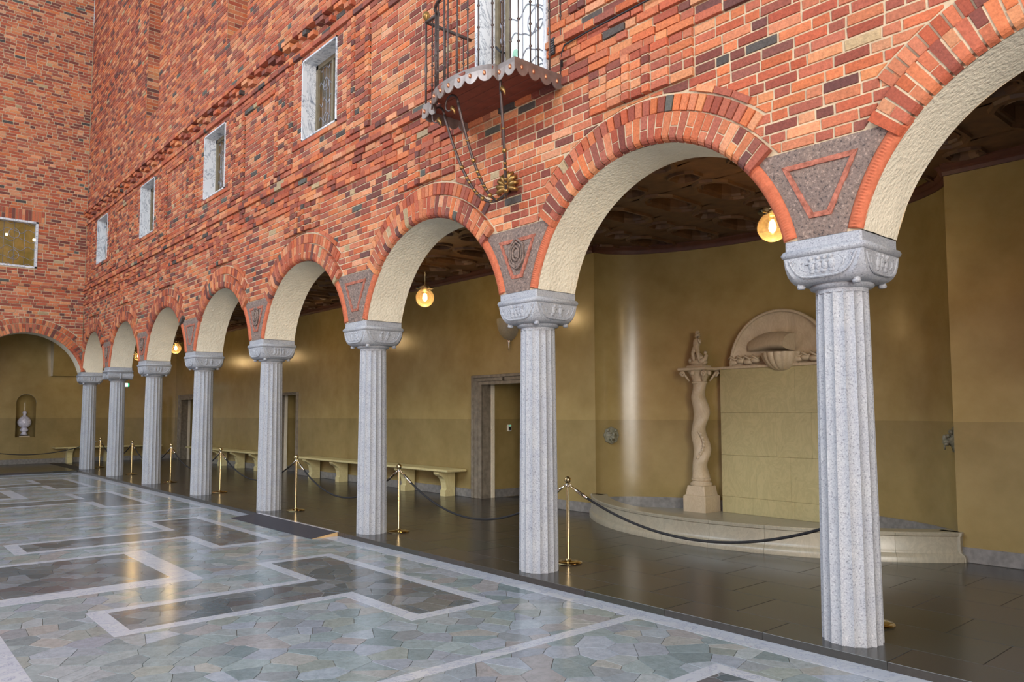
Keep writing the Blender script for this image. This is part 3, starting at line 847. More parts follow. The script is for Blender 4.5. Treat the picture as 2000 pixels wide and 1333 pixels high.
while y > -6.6:
    for xx in (XL+.03-.62, XL+.03-1.5, XL+.03-2.4, XL+.03-3.3, XE):
        x1 = xx+.88 if xx > XE+.1 else XL+.03-3.3
        if xx == XL+.03-.62: x1 = XL+.03
        slabs.append(([(xx+.0015, y-.62), (x1-.0015, y-.62), (x1-.0015, y-.003), (xx+.0015, y-.003)], .0, tuple(c*R.uniform(.93, 1.07) for c in R.choice(cols_))))
    y -= .625
def slab_into(mb, s): mb.prism(s[0], PG, -.065, .0, .003, s[2])
slabs.sort(key=lambda s: -size_px(s[0], PG))
for s in slabs[:280]:
    mb = MB(); slab_into(mb, s); link('floor_slab', mb.mesh('floor_slab', MAT['slab']), gal)
mb = MB()
for s in slabs[280:]: slab_into(mb, s)
mb.build('floor_slabs', MAT['slab'], gal, kind='stuff')
#==PART2==
# ------------------------------------------------------------------ gallery walls
PB = lambda u, v, d: (u, YB-d, v)
NX0, NX1, NA, NB_ = -6.2, -.6, 2.8, 1.35
NC = (NX0+NX1)/2
DOORS = [('door_2', -9.27, -7.75, 2.27, .28, 'stone-framed doorway beside the fountain niche'),
         ('door_3', -18.95, -17.68, 2.24, .12, 'narrow stone-framed doorway between two marble benches'),
         ('door_4', -27.50, -26.10, 2.24, .28, 'stone-framed doorway by the far corner of the gallery')]
wall_b = struct('wall_back', 'olive gold plastered back wall of the gallery', 'wall')
hs = [(NX0, NX1, -1, 9)]+[(a, b, -1, z) for _, a, b, z, _, _ in DOORS]
mb = MB(); holes_grid(mb, PB, [XE, 6.5]+[x for h in hs for x in h[:2]], [-.05, 4.75]+[h[3] for h in hs[1:]], hs, 0)
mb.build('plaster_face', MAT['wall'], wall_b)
mb = MB(); rings = []
for i in range(97):
    t = PI*i/96; rings.append([(NC-NA*math.cos(t), YB+NB_*math.sin(t), z) for z in (-.05, 1.0, 2.0, 3.0, 4.0, 4.75)])
mb.loft(rings, False, False, closed=False); mb.build('niche_face', MAT['wall'], wall_b, smooth=True)
wall_e = struct('wall_end', 'olive gold plastered wall at the far end of the gallery', 'wall')
PE = lambda u, v, d: (XE+d, u, v)
UN = (-1.34, -.75, .93, 2.12)
UC, UR = (UN[0]+UN[1])/2, (UN[1]-UN[0])/2
mb = MB(); holes_grid(mb, PE, [-19, YB, UN[0], UN[1]], [-.05, 4.75, UN[2], UN[3]+UR], [(UN[0], UN[1], UN[2], UN[3]+UR)], 0)
for i in range(16):
    t0, t1 = PI*i/16, PI*(i+1)/16
    a, b = (UC-UR*math.cos(t0), UN[3]+UR*math.sin(t0)), (UC-UR*math.cos(t1), UN[3]+UR*math.sin(t1))
    mb.add([PE(*a, 0), PE(*b, 0), PE(b[0], UN[3]+UR, 0), PE(a[0], UN[3]+UR, 0)], [(0, 1, 2, 3)])
nmb = MB(); rings = []
for z in (UN[2], 1.5, UN[3]): rings.append([PE(UC-UR*math.cos(PI*i/32), z, -.52*math.sin(PI*i/32)) for i in range(33)])
for k in range(1, 7):
    e = PI/2*k/6; rings.append([PE(UC-UR*math.cos(PI*i/32)*math.cos(e), UN[3]+UR*math.sin(e)*1.0, -.52*math.sin(PI*i/32)*math.cos(e)) for i in range(33)])
nmb.loft(rings, False, False, closed=False); nmb.build('urn_niche', MAT['wall'], wall_e, smooth=True)
mb.add([PE(UN[0], UN[2], 0), PE(UN[1], UN[2], 0), PE(UN[1], UN[2], -.53), PE(UN[0], UN[2], -.53)], [(0, 1, 2, 3)])
mb.build('plaster_face', MAT['wall'], wall_e)
mb = MB(); mb.loft([[(XE-.02, -.40, 4.72), (XE+.75, -.40, 4.72), (XE+.75, .62, 4.72), (XE-.02, .62, 4.72)], [(XE-.02, -.34, 3.06), (XE+.32, -.34, 3.06), (XE+.32, .40, 3.06), (XE-.02, .40, 3.06)]][::-1])
mb.build('vault_corbel', MAT['wall'], wall_e, label='wedge-shaped plaster corbel')
MB().bbox((XE, -1.20, .22), (XE+.012, -.82, .80), .004).build('wall_plate', MAT['wall'], wall_e, label='flat painted hatch cover')  # raised plate under the urn niche, in the wall's own paint
for nm, a, b in (('wall_gallery_close', (6.5, -.3, -.06), (6.7, 6, 4.8)), ('wall_gallery_outer', (XE-.2, -19.4, -.06), (XL-.1, -19.1, 4.8))):
    MB().box(a, b).build(nm, MAT['wall'], kind='structure')
# skirting
sk = struct('baseboard_back', 'grey stone skirting of the gallery walls', 'skirting')
xs = [(XE, DOORS[2][1]-.28), (DOORS[2][2]+.28, DOORS[1][1]-.12), (DOORS[1][2]+.12, DOORS[0][1]-.28), (DOORS[0][2]+.28, NX0), (NX1+.02, 6.5)]
for a, b in xs:
    if b-a > .05: MB().bbox((a, YB-.025, 0), (b, YB+.02, .17), .006).build('skirting_stone', MAT['baseboard'], sk)
MB().bbox((XE-.02, -18, 0), (XE+.025, YB-.03, .17), .006).build('skirting_stone', MAT['baseboard'], sk)
mb = MB(); rings = []
for i in range(61):
    t = PI*i/60; c, s = math.cos(t), math.sin(t)
    rings.append([(NC-(NA-q)*c, YB+(NB_-q)*s, z) for q, z in ((0, 0), (.025, 0), (.025, .27), (0, .27))])
mb.loft(rings, True, True); mb.build('niche_skirting', MAT['baseboard'], sk)
# doorways
def doorway(nm, x0, x1, zt, fwid, label):
    o = struct(nm, label, 'door')
    for (s, xa) in ((-1, x0), (1, x1)):
        for k, (w0, w1, pr) in enumerate(((0, .35, .03), (.35, .72, .045), (.72, 1, .07))):
            a, b = sorted((xa+s*fwid*w0, xa+s*fwid*w1)); MB().bbox((a, YB-pr, 0), (b, YB+.01, zt+fwid*w1*.7), .006).build('frame_upright', MAT['door_stone'], o)
    for (w0, w1, pr) in ((0, .35, .03), (.35, .72, .045), (.72, 1, .07)):
        MB().bbox((x0-fwid*w1*.999, YB-pr-.001, zt+fwid*w0*.7), (x1+fwid*w1*.999, YB+.01, zt+fwid*w1*.7), .006).build('frame_lintel', MAT['door_stone'], o)
    d = .24
    MB().box((x0-.3, YB+.002, 0), (x0, YB+d, zt+.02)).build('stone_reveal', MAT['door_stone'], o)
    MB().box((x1, YB+.002, 0), (x1+.3, YB+d, zt+.02)).build('stone_reveal', MAT['door_stone'], o)
    MB().box((x0-.3, YB+.002, zt), (x1+.3, YB+d, zt+.3)).build('stone_reveal', MAT['door_stone'], o)
    mb = MB(); D = 2.6
    mb.box((x0-.3, YB+d, -.02), (x0-.02, YB+D, 2.7)); mb.box((x1+.02, YB+d, -.02), (x1+.3, YB+D, 2.7)); mb.box((x0-.3, YB+D, -.02), (x1+.3, YB+D+.2, 2.7)); mb.box((x0-.3, YB+d, 2.55), (x1+.3, YB+D, 2.8))
    mb.build('vestibule', MAT['wall'], o)
    MB().bbox((x0-.022, YB+d-.02, 0), (x0+.012, YB+d+.07, zt), .004).build('frame_edge', MAT['plaster'], o)  # cream edge strip; in the far doorway its pale paint stands for lit wall
    MB().box((x0-.03, YB+d+.1, 0), (x0+.0, YB+D, .16)).build('vestibule_skirting', MAT['baseboard'], o)
    return o
d2 = doorway(*DOORS[0]); doorway(*DOORS[1]); doorway(*DOORS[2])
cu = bpy.data.curves.new('numeral', 'FONT'); cu.body = '8'; cu.size = .11; cu.extrude = .004; cu.align_x = 'CENTER'; cu.materials.append(MAT['plaque'])
no = link('numeral', cu, d2); no.location = (-8.56, YB-.052, 2.33); no.rotation_euler = (PI/2, 0, 0)
o = thing('card_reader', 'small white card reader on the wall inside the stone-framed doorway', 'card reader', (-9.29, 4.62, 1.40))
MB().bbox((0, -.04, -.07), (.03, .04, .07), .006).build('housing', MAT['white_box'], o); MB().bbox((.03, -.03, -.05), (.034, .03, .02), .001).build('keypad', MAT['dark'], o); MB().bbox((.03, -.03, .035), (.034, .03, .055), .001).build('status_light', MAT['exit_green'], o)

# ------------------------------------------------------------------ coffered ceiling
ceil = struct('ceiling', 'dark painted timber ceiling with coffers', 'ceiling')
def coffer(hx, hy, ox, oy, tip):
    mb = MB()
    rect = lambda z: [(-hx, -hy*.5, z), (-hx, -hy, z), (hx*.0-.001, -hy, z), (hx, -hy, z), (hx, -hy*.5, z), (hx, hy*.5, z), (hx, hy, z), (.001, hy, z), (-hx, hy, z), (-hx, hy*.5, z)]
    def octa(k, z): 
        a, b = ox*k, oy*k
        return [(-a, -b*tip, z), (-a*.6, -b*(tip+(1-tip)*.7), z), (0, -b, z), (a*.6, -b*(tip+(1-tip)*.7), z), (a, -b*tip, z), (a, b*tip, z), (a*.6, b*(tip+(1-tip)*.7), z), (0, b, z), (-a*.6, b*(tip+(1-tip)*.7), z), (-a, b*tip, z)]
    rs = [rect(0), octa(1.55, 0), octa(1.5, -.035), octa(1.3, -.035), octa(1.24, .0), octa(1.08, .01), octa(1.04, -.01), octa(1.0, .02), octa(.98, .16)]
    mb.loft([r[::-1] for r in rs], False, True); return mb.mesh('coffer', MAT['wood'])
PX = .85
mlong = coffer(PX/2, .45, .17, .37, .55); msmall = coffer(PX/2, .4, .13, .13, .5)
rowsy = [(.6, None), (1.05, mlong), (1.9, msmall), (2.75, mlong), (3.6, msmall), (4.45, mlong), (5.3, msmall)]
x = -3.67+PX*(-29)
while x < 4.5:
    for cy, me in rowsy:
        if me is None: continue
        if cy > 4 and not (-7.0 < x < .3): continue
        c = link('coffer', me, ceil); c.location = (x, cy, ZC)
    x += PX
mb = MB(); mb.box((XE-.2, .27, ZC+.17), (6.7, 6.2, ZC+.3)); mb.box((XE-.2, .27, ZC), (6.6, .605, ZC+.2)); mb.build('ceiling_boards', MAT['wood'], ceil)
MB().box((XE-.2, -19.4, ZC+.0), (XL-.3, -.1, ZC+.2)).build('passage_ceiling', MAT['wall'], ceil)
tr = struct('trim_1', 'red-brown timber moulding between wall and ceiling', 'moulding')
prof = ((.0, -.13), (.03, -.13), (.05, -.09), (.05, -.06), (.10, -.02), (.10, .01), (.0, .01))
for a, b in ((XE, NX0), (NX1, 6.5)):
    mb = MB(); mb.loft([[(xx, YB-q, ZC+z) for q, z in prof] for xx in (a, b)]); mb.build('moulding', MAT['wood_red'], tr)
mb = MB(); rings = []
for i in range(61):
    t = PI*i/60; rings.append([(NC-(NA-q)*math.cos(t), YB+(NB_-q)*math.sin(t), ZC+z) for q, z in prof])
mb.loft(rings); mb.build('moulding', MAT['wood_red'], tr, smooth=True, sharp=35)
mb = MB(); mb.loft([[(xx, .285+q, ZC+z) for q, z in prof] for xx in (XE, 6.5)]); mb.build('moulding', MAT['wood_red'], tr)

# ------------------------------------------------------------------ columns
def sq(h, z, e=.03):
    return [(-h+e, -h, z), (h-e, -h, z), (h, -h+e, z), (h, h-e, z), (h-e, h, z), (-h+e, h, z), (-h, h-e, z), (-h, -h+e, z)]
def shaft_mesh():
    n = 16; seg = 6; mb = MB(); rings = []
    for i in range(15):
        t = i/14; z = 2.64*t; r = .214-.026*t**1.25
        ring_ = []
        for k in range(n*seg):
            a = 2*PI*k/(n*seg)+.1; f = (k % seg)/seg; dd = .016*math.sin(PI*f)**.8
            ring_.append(((r-dd)*math.cos(a), (r-dd)*math.sin(a), z))
        rings.append(ring_)
    mb.loft(rings); me = mb.mesh('shaft', MAT['granite'], True); me.set_sharp_from_angle(angle=math.radians(28)); return me
SHAFT = shaft_mesh()
def m_(mb, name, smooth=True, sharp=40):
    me = mb.mesh(name, MAT['granite'], smooth)
    if smooth: me.set_sharp_from_angle(angle=math.radians(sharp))
    return me
NECK = m_(MB().lathe([(.185, 2.60), (.19, 2.63), (.222, 2.64), (.232, 2.655), (.222, 2.672), (.19, 2.68)], n=40), 'neck_ring')
ABAC = m_(MB().loft([sq(.285, 2.92), sq(.298, 2.935, .012), sq(.298, 3.005, .012), sq(.292, 3.012, .012)]), 'abacus')
RIM = m_(MB().loft([sq(.305, 2.872), sq(.325, 2.884), sq(.332, 2.905), sq(.322, 2.928), sq(.298, 2.938)]), 'rim_moulding', True, 50)
BODY = m_(MB().loft([sq(.17, 2.668, .08), sq(.25, 2.672, .085), sq(.278, 2.684, .085), sq(.296, 2.71, .075), sq(.305, 2.745, .055), sq(.309, 2.80, .03), sq(.310, 2.874, .012)]), 'capital_block')
mb = MB()
for sx in (-1, 1):
    for sy in (-1, 1):
        mb.lathe([(.006, -.05), (.024, -.047), (.032, -.035), (.028, -.02), (.022, .02)], (sx*.215, sy*.215, 2.69), 14)
BOSS = m_(mb, 'boss_knobs')
def face_rot(k):   # face k: 0 front(-y) 1 right(+x) 2 back 3 left
    a = k*PI/2; return lambda u, z, d: (u*math.cos(a)+(.304+d)*math.sin(a), u*math.sin(a)-(.304+d)*math.cos(a), z)
def bodyd(z): # how far the block surface falls back lower down
    return 0.004 if z > 2.76 else .004-.55*(2.76-z)**1.5
def relief_mesh(seed):
    q = random.Random(seed); mb = MB()
    for k in range(4):
        P = face_rot(k)
        pts = []
        for i in range(33):
            t = -1+2*i/32; u = .258*math.copysign(abs(t)**.8, t); z = 2.712+.145*abs(t)**4.0
            pts.append(P(u, z, bodyd(z)+.004))
        for s in (-1, 1):
            pass
        mb.tube(pts, .0095, 6)
        for s in (-1, 1):
            sp = [P(s*(.232-.024*math.cos(a)*(1-a/12)), 2.835+.024*math.sin(a)*(1-a/12), .004) for a in [j*.5 for j in range(18)]]
            mb.tube(sp, .007, 5)
        # central figure group
        n = q.choice((2, 3, 4)); w = .17/n
        for j in range(n):
            u = -.10+.2*(j+.5)/n
            mb.blob(P(u, 2.80, .004), (.030, .018, .045) if k % 2 == 0 else (.018, .030, .045), 8, 5)
            mb.blob(P(u+q.uniform(-.01, .01), 2.848, .008), .019, 8, 5)
            mb.blob(P(u+q.uniform(-.02, .02), 2.755, -.004), (.032, .016, .022) if k % 2 == 0 else (.016, .032, .022), 8, 5)
            for _ in range(2):
                a = q.uniform(-1.2, 1.2); mb.tube([P(u, 2.815, .012), P(u+.04*math.sin(a), 2.80+.03*math.cos(a), .016), P(u+.06*math.sin(a), 2.79+.05*math.cos(a), .008)], [.009, .008, .004], 5)
        for s in (-1, 1):
            mb.tube([P(s*.13, 2.76, .0), P(s*.165, 2.785, .004), P(s*.17, 2.82, .004), P(s*.145, 2.835, .004)], [.005, .009, .008, .004], 5)
    return m_(mb, 'carved_relief', True, 50)
VOL = None
def volute_meshes():
    mb = MB(); mb.loft([sq(.20, 2.68, .05), sq(.24, 2.72, .05), sq(.25, 2.80, .04), sq(.30, 2.86, .03), sq(.31, 2.88, .03)])
    for s in (-1, 1):
        rings = []
        for i in range(13):
            y = -.31+.62*i/12; r = .098-.022*math.cos(PI*(i-6)/6*.5)**2
            rings.append([(s*.235+r*math.cos(2*PI*j/20), y, 2.775+r*math.sin(2*PI*j/20)) for j in range(20)])
        mb.loft(rings)
    body = m_(mb, 'volute_cushion')
    mb = MB()
    for s in (-1, 1):
        for yy in (-.315, .315):
            mb.tube([(s*.235+(.094-.0042*k)*math.cos(s*k*.6), yy, 2.775+(.094-.0042*k)*math.sin(s*k*.6)) for k in range(22)], .009, 5)
        mb.tube([(s*.235+.086*math.cos(2*PI*j/16), 0, 2.775+.086*math.sin(2*PI*j/16)) for j in range(17)], .02, 6, False)
    return body, m_(mb, 'volute_scroll', True, 50)
CLAB = {0: 'fluted granite column next along from the one before the fountain panel, under the cut-off arch',
        1: 'thick fluted granite column standing before the marble fountain panel and its shell',
        2: 'fluted granite column between the stone-framed doorway and the curved fountain niche',
        3: 'fluted granite column beside the raised pine end of the black ramp',
        4: 'fluted granite column behind the tapering far end of the black ramp',
        5: 'fluted granite column fourth from the corner where the two brick walls meet',
        6: 'fluted granite column third from the corner where the two brick walls meet',
        7: 'fluted granite column with scroll volute capital, second from the brick corner',
        8: 'fluted granite column under the corner where the two brick walls meet'}
vb, vsq = volute_meshes()
def column(loc, label, seed, volute=False):
    o = thing('granite_column', label, 'column', loc, 'granite columns of the arcade')
    link('shaft', SHAFT, o); link('neck_ring', NECK, o)
    cp = link('capital', vb if volute else BODY, o)
    link('abacus', ABAC, cp); link('rim_moulding', RIM, cp)
    if volute: link('volute_scroll', vsq, cp)
    else: link('boss_knobs', BOSS, cp); link('carved_relief', relief_mesh(seed), cp)
for i, cx in enumerate(COLX): column((cx, 0, 0), CLAB[i], i*7+3, i == 7)
column((COLX[-1], COLY_L[1], 0), 'fluted granite column under the brick end wall, next to the corner column', 99)
#==PART3==
# ------------------------------------------------------------------ fountain niche
o = thing('fountain_kerb', 'low curved marble kerb bowing out in front of the niche', 'kerb')
KC, KR = (NC, 6.34), 3.72
ka = math.asin(2.80/KR); nst = 9
kprof = ((.105, 0), (.105, .05), (.085, .085), (.06, .10), (.055, .125), (.05, .135), (.05, .285), (.065, .295), (.07, .325), (.06, .335), (-.20, .335), (-.20, .06))
for k in range(nst):
    mb = MB(); rings = []; g = .0015/KR
    for i in range(9):
        t = -ka+2*ka*(k+i/8)/nst
        if i == 0: t += g
        if i == 8: t -= g
        rings.append([(KC[0]+(KR+q)*math.sin(t), KC[1]-(KR+q)*math.cos(t), z) for q, z in kprof])
    mb.loft(rings); mb.build('kerb_stone', MAT['marble_kerb'], o, smooth=True, sharp=30)
for s in (-1, 1):   # straight returns to the wall
    xk = NC+s*2.80; y0 = KC[1]-KR*math.cos(ka)
    mb = MB(); mb.loft([[(xk+s*q*.9, yy, z) for q, z in (kprof if s > 0 else kprof[::-1])] for yy in (y0-.06, YB+.02)]); mb.build('kerb_return', MAT['marble_kerb'], o)
mb = MB(); top = []; bot = []
for i in range(41):
    t = -ka+2*ka*i/40; e = PI*i/40
    bot.append((KC[0]+(KR-.1)*math.sin(t), KC[1]-(KR-.1)*math.cos(t), .1)); top.append((NC-(NA-.02)*math.cos(e), YB+(NB_-.02)*math.sin(e), .1))
mb.loft([bot, top], False, False, closed=False); mb.build('basin_floor', MAT['marble_kerb'], o)

fo = thing('wall_fountain', 'cream marble fountain panel topped by a shell relief', 'fountain', (NC, 5.0, .1))
PY = 5.0
rowz = [.1, .36, 1.02, 1.70, 2.40]
jn = [[.55, 1.25], [.62, 1.2], [.98, 1.55], [1.30]]
for r, js in zip(range(4), jn):
    xs = [0]+js+[2.1]
    for a, b in zip(xs[:-1], xs[1:]):
        MB().bbox((a-1.05+.001, R.uniform(-.001, .001), rowz[r]-.1+.001), (b-1.05-.001, .16, rowz[r+1]-.1-.001), .003).build('panel_slab', MAT['marble_cream'], fo)
MB().bbox((-1.12, -.03, 2.30), (1.12, .17, 2.345), .008).build('cornice_slab', MAT['marble_carved'], fo)
# shell lunette
LR = .84; lz = 2.345; mb = MB(); rings = []
nr = 12; na = 36
for i in range(nr+1):
    q = 1-i/nr; rg = []
    for j in range(na+1):
        a = PI*j/na; wv = 1+.02*math.cos(a*14)*q**3
        dep = .0 if q > .97 else -(-.10+.20*(1-q**2))
        dep = .02 if q > .97 else .10*(1-q*q)**.6*-1+.0+.012*math.cos(a*14)*q
        rg.append((-LR*q*wv*math.cos(a), .03-dep*-1.0 if False else .03+.09*(1-q**3)-(.0 if q < .97 else .03)+.008*math.cos(a*14)*q*(1-q)*4, lz+LR*.98*q*wv*math.sin(a)))
    rings.append(rg)
mb.loft([r[::-1] for r in rings], False, False, closed=False)
edge = [[(-LR*math.cos(PI*j/na), y, lz+LR*.98*math.sin(PI*j/na)) for j in range(na+1)] for y in (.0, .16)]
mb.loft(edge, False, False, closed=False)
lu = mb.build('shell_lunette', MAT['marble_carved'], fo, smooth=True, sharp=50)
# rolled rim of the lunette
mb = MB(); mb.tube([(-LR*math.cos(PI*j/40), -.0, lz+LR*.98*math.sin(PI*j/40)) for j in range(41)], .025, 8); mb.build('lunette_rim', MAT['marble_carved'], lu, smooth=True)
# hood curling over the spout
mb = MB(); rings = []
for i in range(15):
    t = i/14; u = -.56+.80*t; hw = .19*math.sin(PI*min(1, t*.62+.08))**.7+.03; pr = .34*t**.7+.02
    zc_ = lz+.28+.03*math.sin(PI*t)
    rings.append([(u, .06-pr*max(0, math.cos(b))**.8, zc_-.02+hw*math.sin(b)*(1.0 if math.sin(b) > 0 else .35)) for b in [-PI/2+PI*k/10 for k in range(11)]])
mb.loft(rings, True, True); mb.build('carved_hood', MAT['marble_carved'], lu, smooth=True, sharp=60)
# scallop bowl under it
mb = MB(); rings = []
for i in range(10):
    t = i/9; rg = []
    for j in range(43):
        a = PI*j/42; rib = 1+.13*abs(math.sin(a*8))**.6
        r_ = (.25*math.sin(PI/2*(t*.92+.08))+.03)*rib
        rg.append((.04-r_*1.0*math.cos(a), .07-r_*1.05*math.sin(a), lz-.11+.28*t**1.5))
    rings.append(rg)
mb.loft(rings, True, False, closed=False); mb.build('scallop_bowl', MAT['marble_carved'], lu, smooth=True, sharp=80)
# carved waves along the foot
for s, x0 in ((-1, -.80), (1, .30)):
    mb = MB()
    for k in range(4):
        cx = x0+k*.13; mb.blob((cx, .02, lz+.06+.02*(k % 2)), (.085, .06, .05), 10, 6)
        mb.tube([(cx-.08, -.01, lz+.12), (cx-.02, -.03, lz+.15), (cx+.05, -.02, lz+.10), (cx+.09, 0, lz+.12)], [.008, .02, .018, .006], 6)
    mb.build('wave_carving', MAT['marble_carved'], lu, smooth=True)

# twisted column
tc = thing('twisted_column', 'slender twisted marble column with volute capital beside the fountain panel', 'column', (-4.75, 4.86, .1))
mb = MB(); mb.loft([sq(.215, 0, .01), sq(.215, .24, .01), sq(.205, .255, .01), sq(.185, .27, .01), sq(.18, .30, .01), sq(.165, .40, .01), sq(.16, .415, .01)]); mb.build('pedestal', MAT['marble_carved'], tc)
MB().lathe([(.15, .41), (.172, .42), (.178, .445), (.165, .465), (.145, .475), (.14, .49), (.155, .50), (.158, .52), (.14, .54), (.12, .55)], n=28).build('column_base', MAT['marble_carved'], tc, smooth=True, sharp=40)
mb = MB(); rings = []; H0, H1 = .54, 2.10
for i in range(61):
    t = i/60; z = H0+(H1-H0)*t; env = min(1, t*6, (1-t)*6+.05); ph = 2*PI*2.55*t+2.2
    ox, oy = .028*env*math.cos(ph), .028*env*math.sin(ph); r0 = .134-.02*t
    rings.append([(ox+r0*(1+.11*math.cos(2*(2*PI*j/22)-ph*1.0))*math.cos(2*PI*j/22), oy+r0*(1+.11*math.cos(2*(2*PI*j/22)-ph))*math.sin(2*PI*j/22), z) for j in range(22)])
mb.loft(rings); sh = mb.build('twisted_shaft', MAT['marble_carved'], tc, smooth=True, sharp=60)
mb = MB(); mb.tube([(.11*math.cos(-1.2+.8*math.sin(t*3)), .13*math.sin(-1.2+.8*math.sin(t*3))-.02, .85+.45*t) for t in [k/16 for k in range(17)]], .016, 6)
for k in range(7):
    t = k/7; mb.blob((.12*math.cos(-1.2+.8*math.sin(t*3)), .135*math.sin(-1.2+.8*math.sin(t*3))-.02, .87+.45*t), (.028, .02, .03), 8, 5)
mb.build('carved_vine', MAT['marble_carved'], sh, smooth=True)
mb = MB(); mb.lathe([(.112, 2.07), (.128, 2.085), (.128, 2.10), (.112, 2.115), (.116, 2.14), (.15, 2.22), (.19, 2.275), (.2, 2.29)], n=28); cp = mb.build('flared_capital', MAT['marble_carved'], tc, smooth=True, sharp=40)
mb = MB()
for sx in (-1, 1):
    for sy in (-1, 1):
        mb.tube([(sx*(.13+.075*t), sy*(.10+.075*t), 2.12+.15*t) for t in (0, .3, .6, .85, 1)], [.012, .018, .022, .02, .016], 6)
        mb.tube([(sx*.205+.05*(1-k/16)*math.cos(k*.7)*sx, sy*.18, 2.235+.05*(1-k/16)*math.sin(k*.7)) for k in range(14)], .017, 6)
mb.blob((0, -.19, 2.25), (.04, .035, .045)); mb.blob((.19, 0, 2.25), (.035, .04, .045))
mb.build('volutes', MAT['marble_carved'], cp, smooth=True)
MB().bbox((-.27, -.23, 2.29), (.27, .23, 2.34), .012).build('abacus', MAT['marble_carved'], tc)

# statuette of a child on a rock
st = thing('statuette', 'small white marble statuette of a child seated on a rock', 'statue', (-4.76, 4.86, 2.44))
MB().bbox((-.16, -.12, 0), (.16, .12, .04), .012).build('plinth', MAT['marble_carved'], st)
mb = MB()
for c, r in (((0, 0, .09), (.16, .11, .07)), ((-.05, .02, .17), (.11, .09, .10)), ((.03, -.01, .16), (.08, .08, .06)), ((-.12, -.02, .12), (.06, .06, .06)), ((-.08, .03, .25), (.06, .055, .05))): mb.blob(c, r, 14, 8)
mb.build('rock', MAT['marble_carved'], st, smooth=True)
mb = MB(); mb.tube([(.05, -.07, .09), (.10, -.06, .10), (.14, -.02, .14), (.15, 0, .20), (.13, .01, .24)], [.03, .045, .04, .03, .012], 10); mb.blob((.135, 0, .245), (.032, .03, .03)); mb.build('dolphin', MAT['marble_carved'], st, smooth=True)
def skin(name, verts, edges, parent, mat, root=0, sub=2):
    me = bpy.data.meshes.new(name); me.from_pydata([v[:3] for v in verts], edges, []); me.materials.append(mat)
    ob = link(name, me, parent); ob.modifiers.new('skin', 'SKIN'); 
    if not me.skin_vertices: 
        bm = bmesh.new(); bm.from_mesh(me); bm.verts.layers.skin.verify(); bm.to_mesh(me); bm.free()
    for i, v in enumerate(verts):
        s = me.skin_vertices[0].data[i]; s.radius = (v[3], v[3]); s.use_root = (i == root)
    ss = ob.modifiers.new('subdivision', 'SUBSURF'); ss.levels = sub; ss.render_levels = sub
    me.polygons.foreach_set('use_smooth', [True]*len(me.polygons)); ob.modifiers['skin'].use_smooth_shade = True
    return ob
V = [(-.02, -.02, .30, .052), (-.015, -.02, .37, .048), (-.01, -.02, .44, .05), (0, -.025, .485, .026), (.005, -.03, .53, .042), (.007, -.032, .575, .036),
     (.03, -.06, .285, .036), (.06, -.10, .22, .03), (.07, -.09, .13, .022), (.085, -.11, .105, .016),
     (-.06, -.06, .28, .036), (-.04, -.11, .22, .03), (-.02, -.105, .13, .022), (-.01, -.125, .105, .016),
     (.05, -.03, .45, .026), (.075, -.05, .40, .021), (.065, -.075, .445, .018), (.05, -.08, .475, .014),
     (-.06, -.02, .45, .026), (-.085, 0, .39, .021), (-.075, .0, .32, .017), (-.07, -.01, .285, .014)]
E_ = [(0,1),(1,2),(2,3),(3,4),(4,5),(0,6),(6,7),(7,8),(8,9),(0,10),(10,11),(11,12),(12,13),(2,14),(14,15),(15,16),(16,17),(2,18),(18,19),(19,20),(20,21)]
skin('child_figure', V, E_, st, MAT['marble_carved'])
mb = MB()
for k in range(16):
    a = k*2.4; mb.blob((.006+.034*math.cos(a)*(.5+k/30), -.026+.034*math.sin(a)*(.5+k/30), .60-.0016*k*k*.35), .017, 7, 5)
mb.build('curls', MAT['marble_carved'], st, smooth=True)

# lion masks on the niche wall
def lion(loc, nrm, label):
    o = thing('lion_mask', label, 'relief', loc); o.rotation_euler = (0, 0, math.atan2(nrm[1], nrm[0])+PI/2)
    mb = MB(); rings = []
    for q, d in ((1.0, .0), (1.0, .02), (.93, .04), (.82, .03), (.74, .03), (.5, .06), (.2, .085), (.02, .09)):
        rings.append([(.135*q*(1+.05*math.cos(8*t))*math.sin(t), -d, .145*q*(1+.05*math.cos(8*t))*math.cos(t)) for t in [2*PI*j/40 for j in range(40)]])
    mb.loft(rings, False, True); mb.build('mane_disc', MAT['lionstone'], o, smooth=True)
    mb = MB(); mb.blob((0, -.085, -.03), (.055, .06, .045)); mb.blob((-.045, -.08, .045), .022); mb.blob((.045, -.08, .045), .022); mb.blob((0, -.11, .015), (.022, .035, .05))
    for s in (-1, 1): mb.blob((s*.07, -.05, .09), (.03, .02, .03)); mb.blob((s*.04, -.10, -.05), (.03, .03, .025))
    mb.tube([(.04*math.sin(2*PI*j/16), -.12, -.075+.04*math.cos(2*PI*j/16)) for j in range(17)], .008, 6, False)
    mb.build('lion_face', MAT['lionstone'], o, smooth=True); return o
lion((-6.115, 4.20, 1.315), (.904, -.427), 'round grey lion mask on the bright end of the niche')
lion((-.685, 4.20, 1.37), (-.904, -.427), 'grey lion mask in the dark end of the niche, jutting by the wall edge')

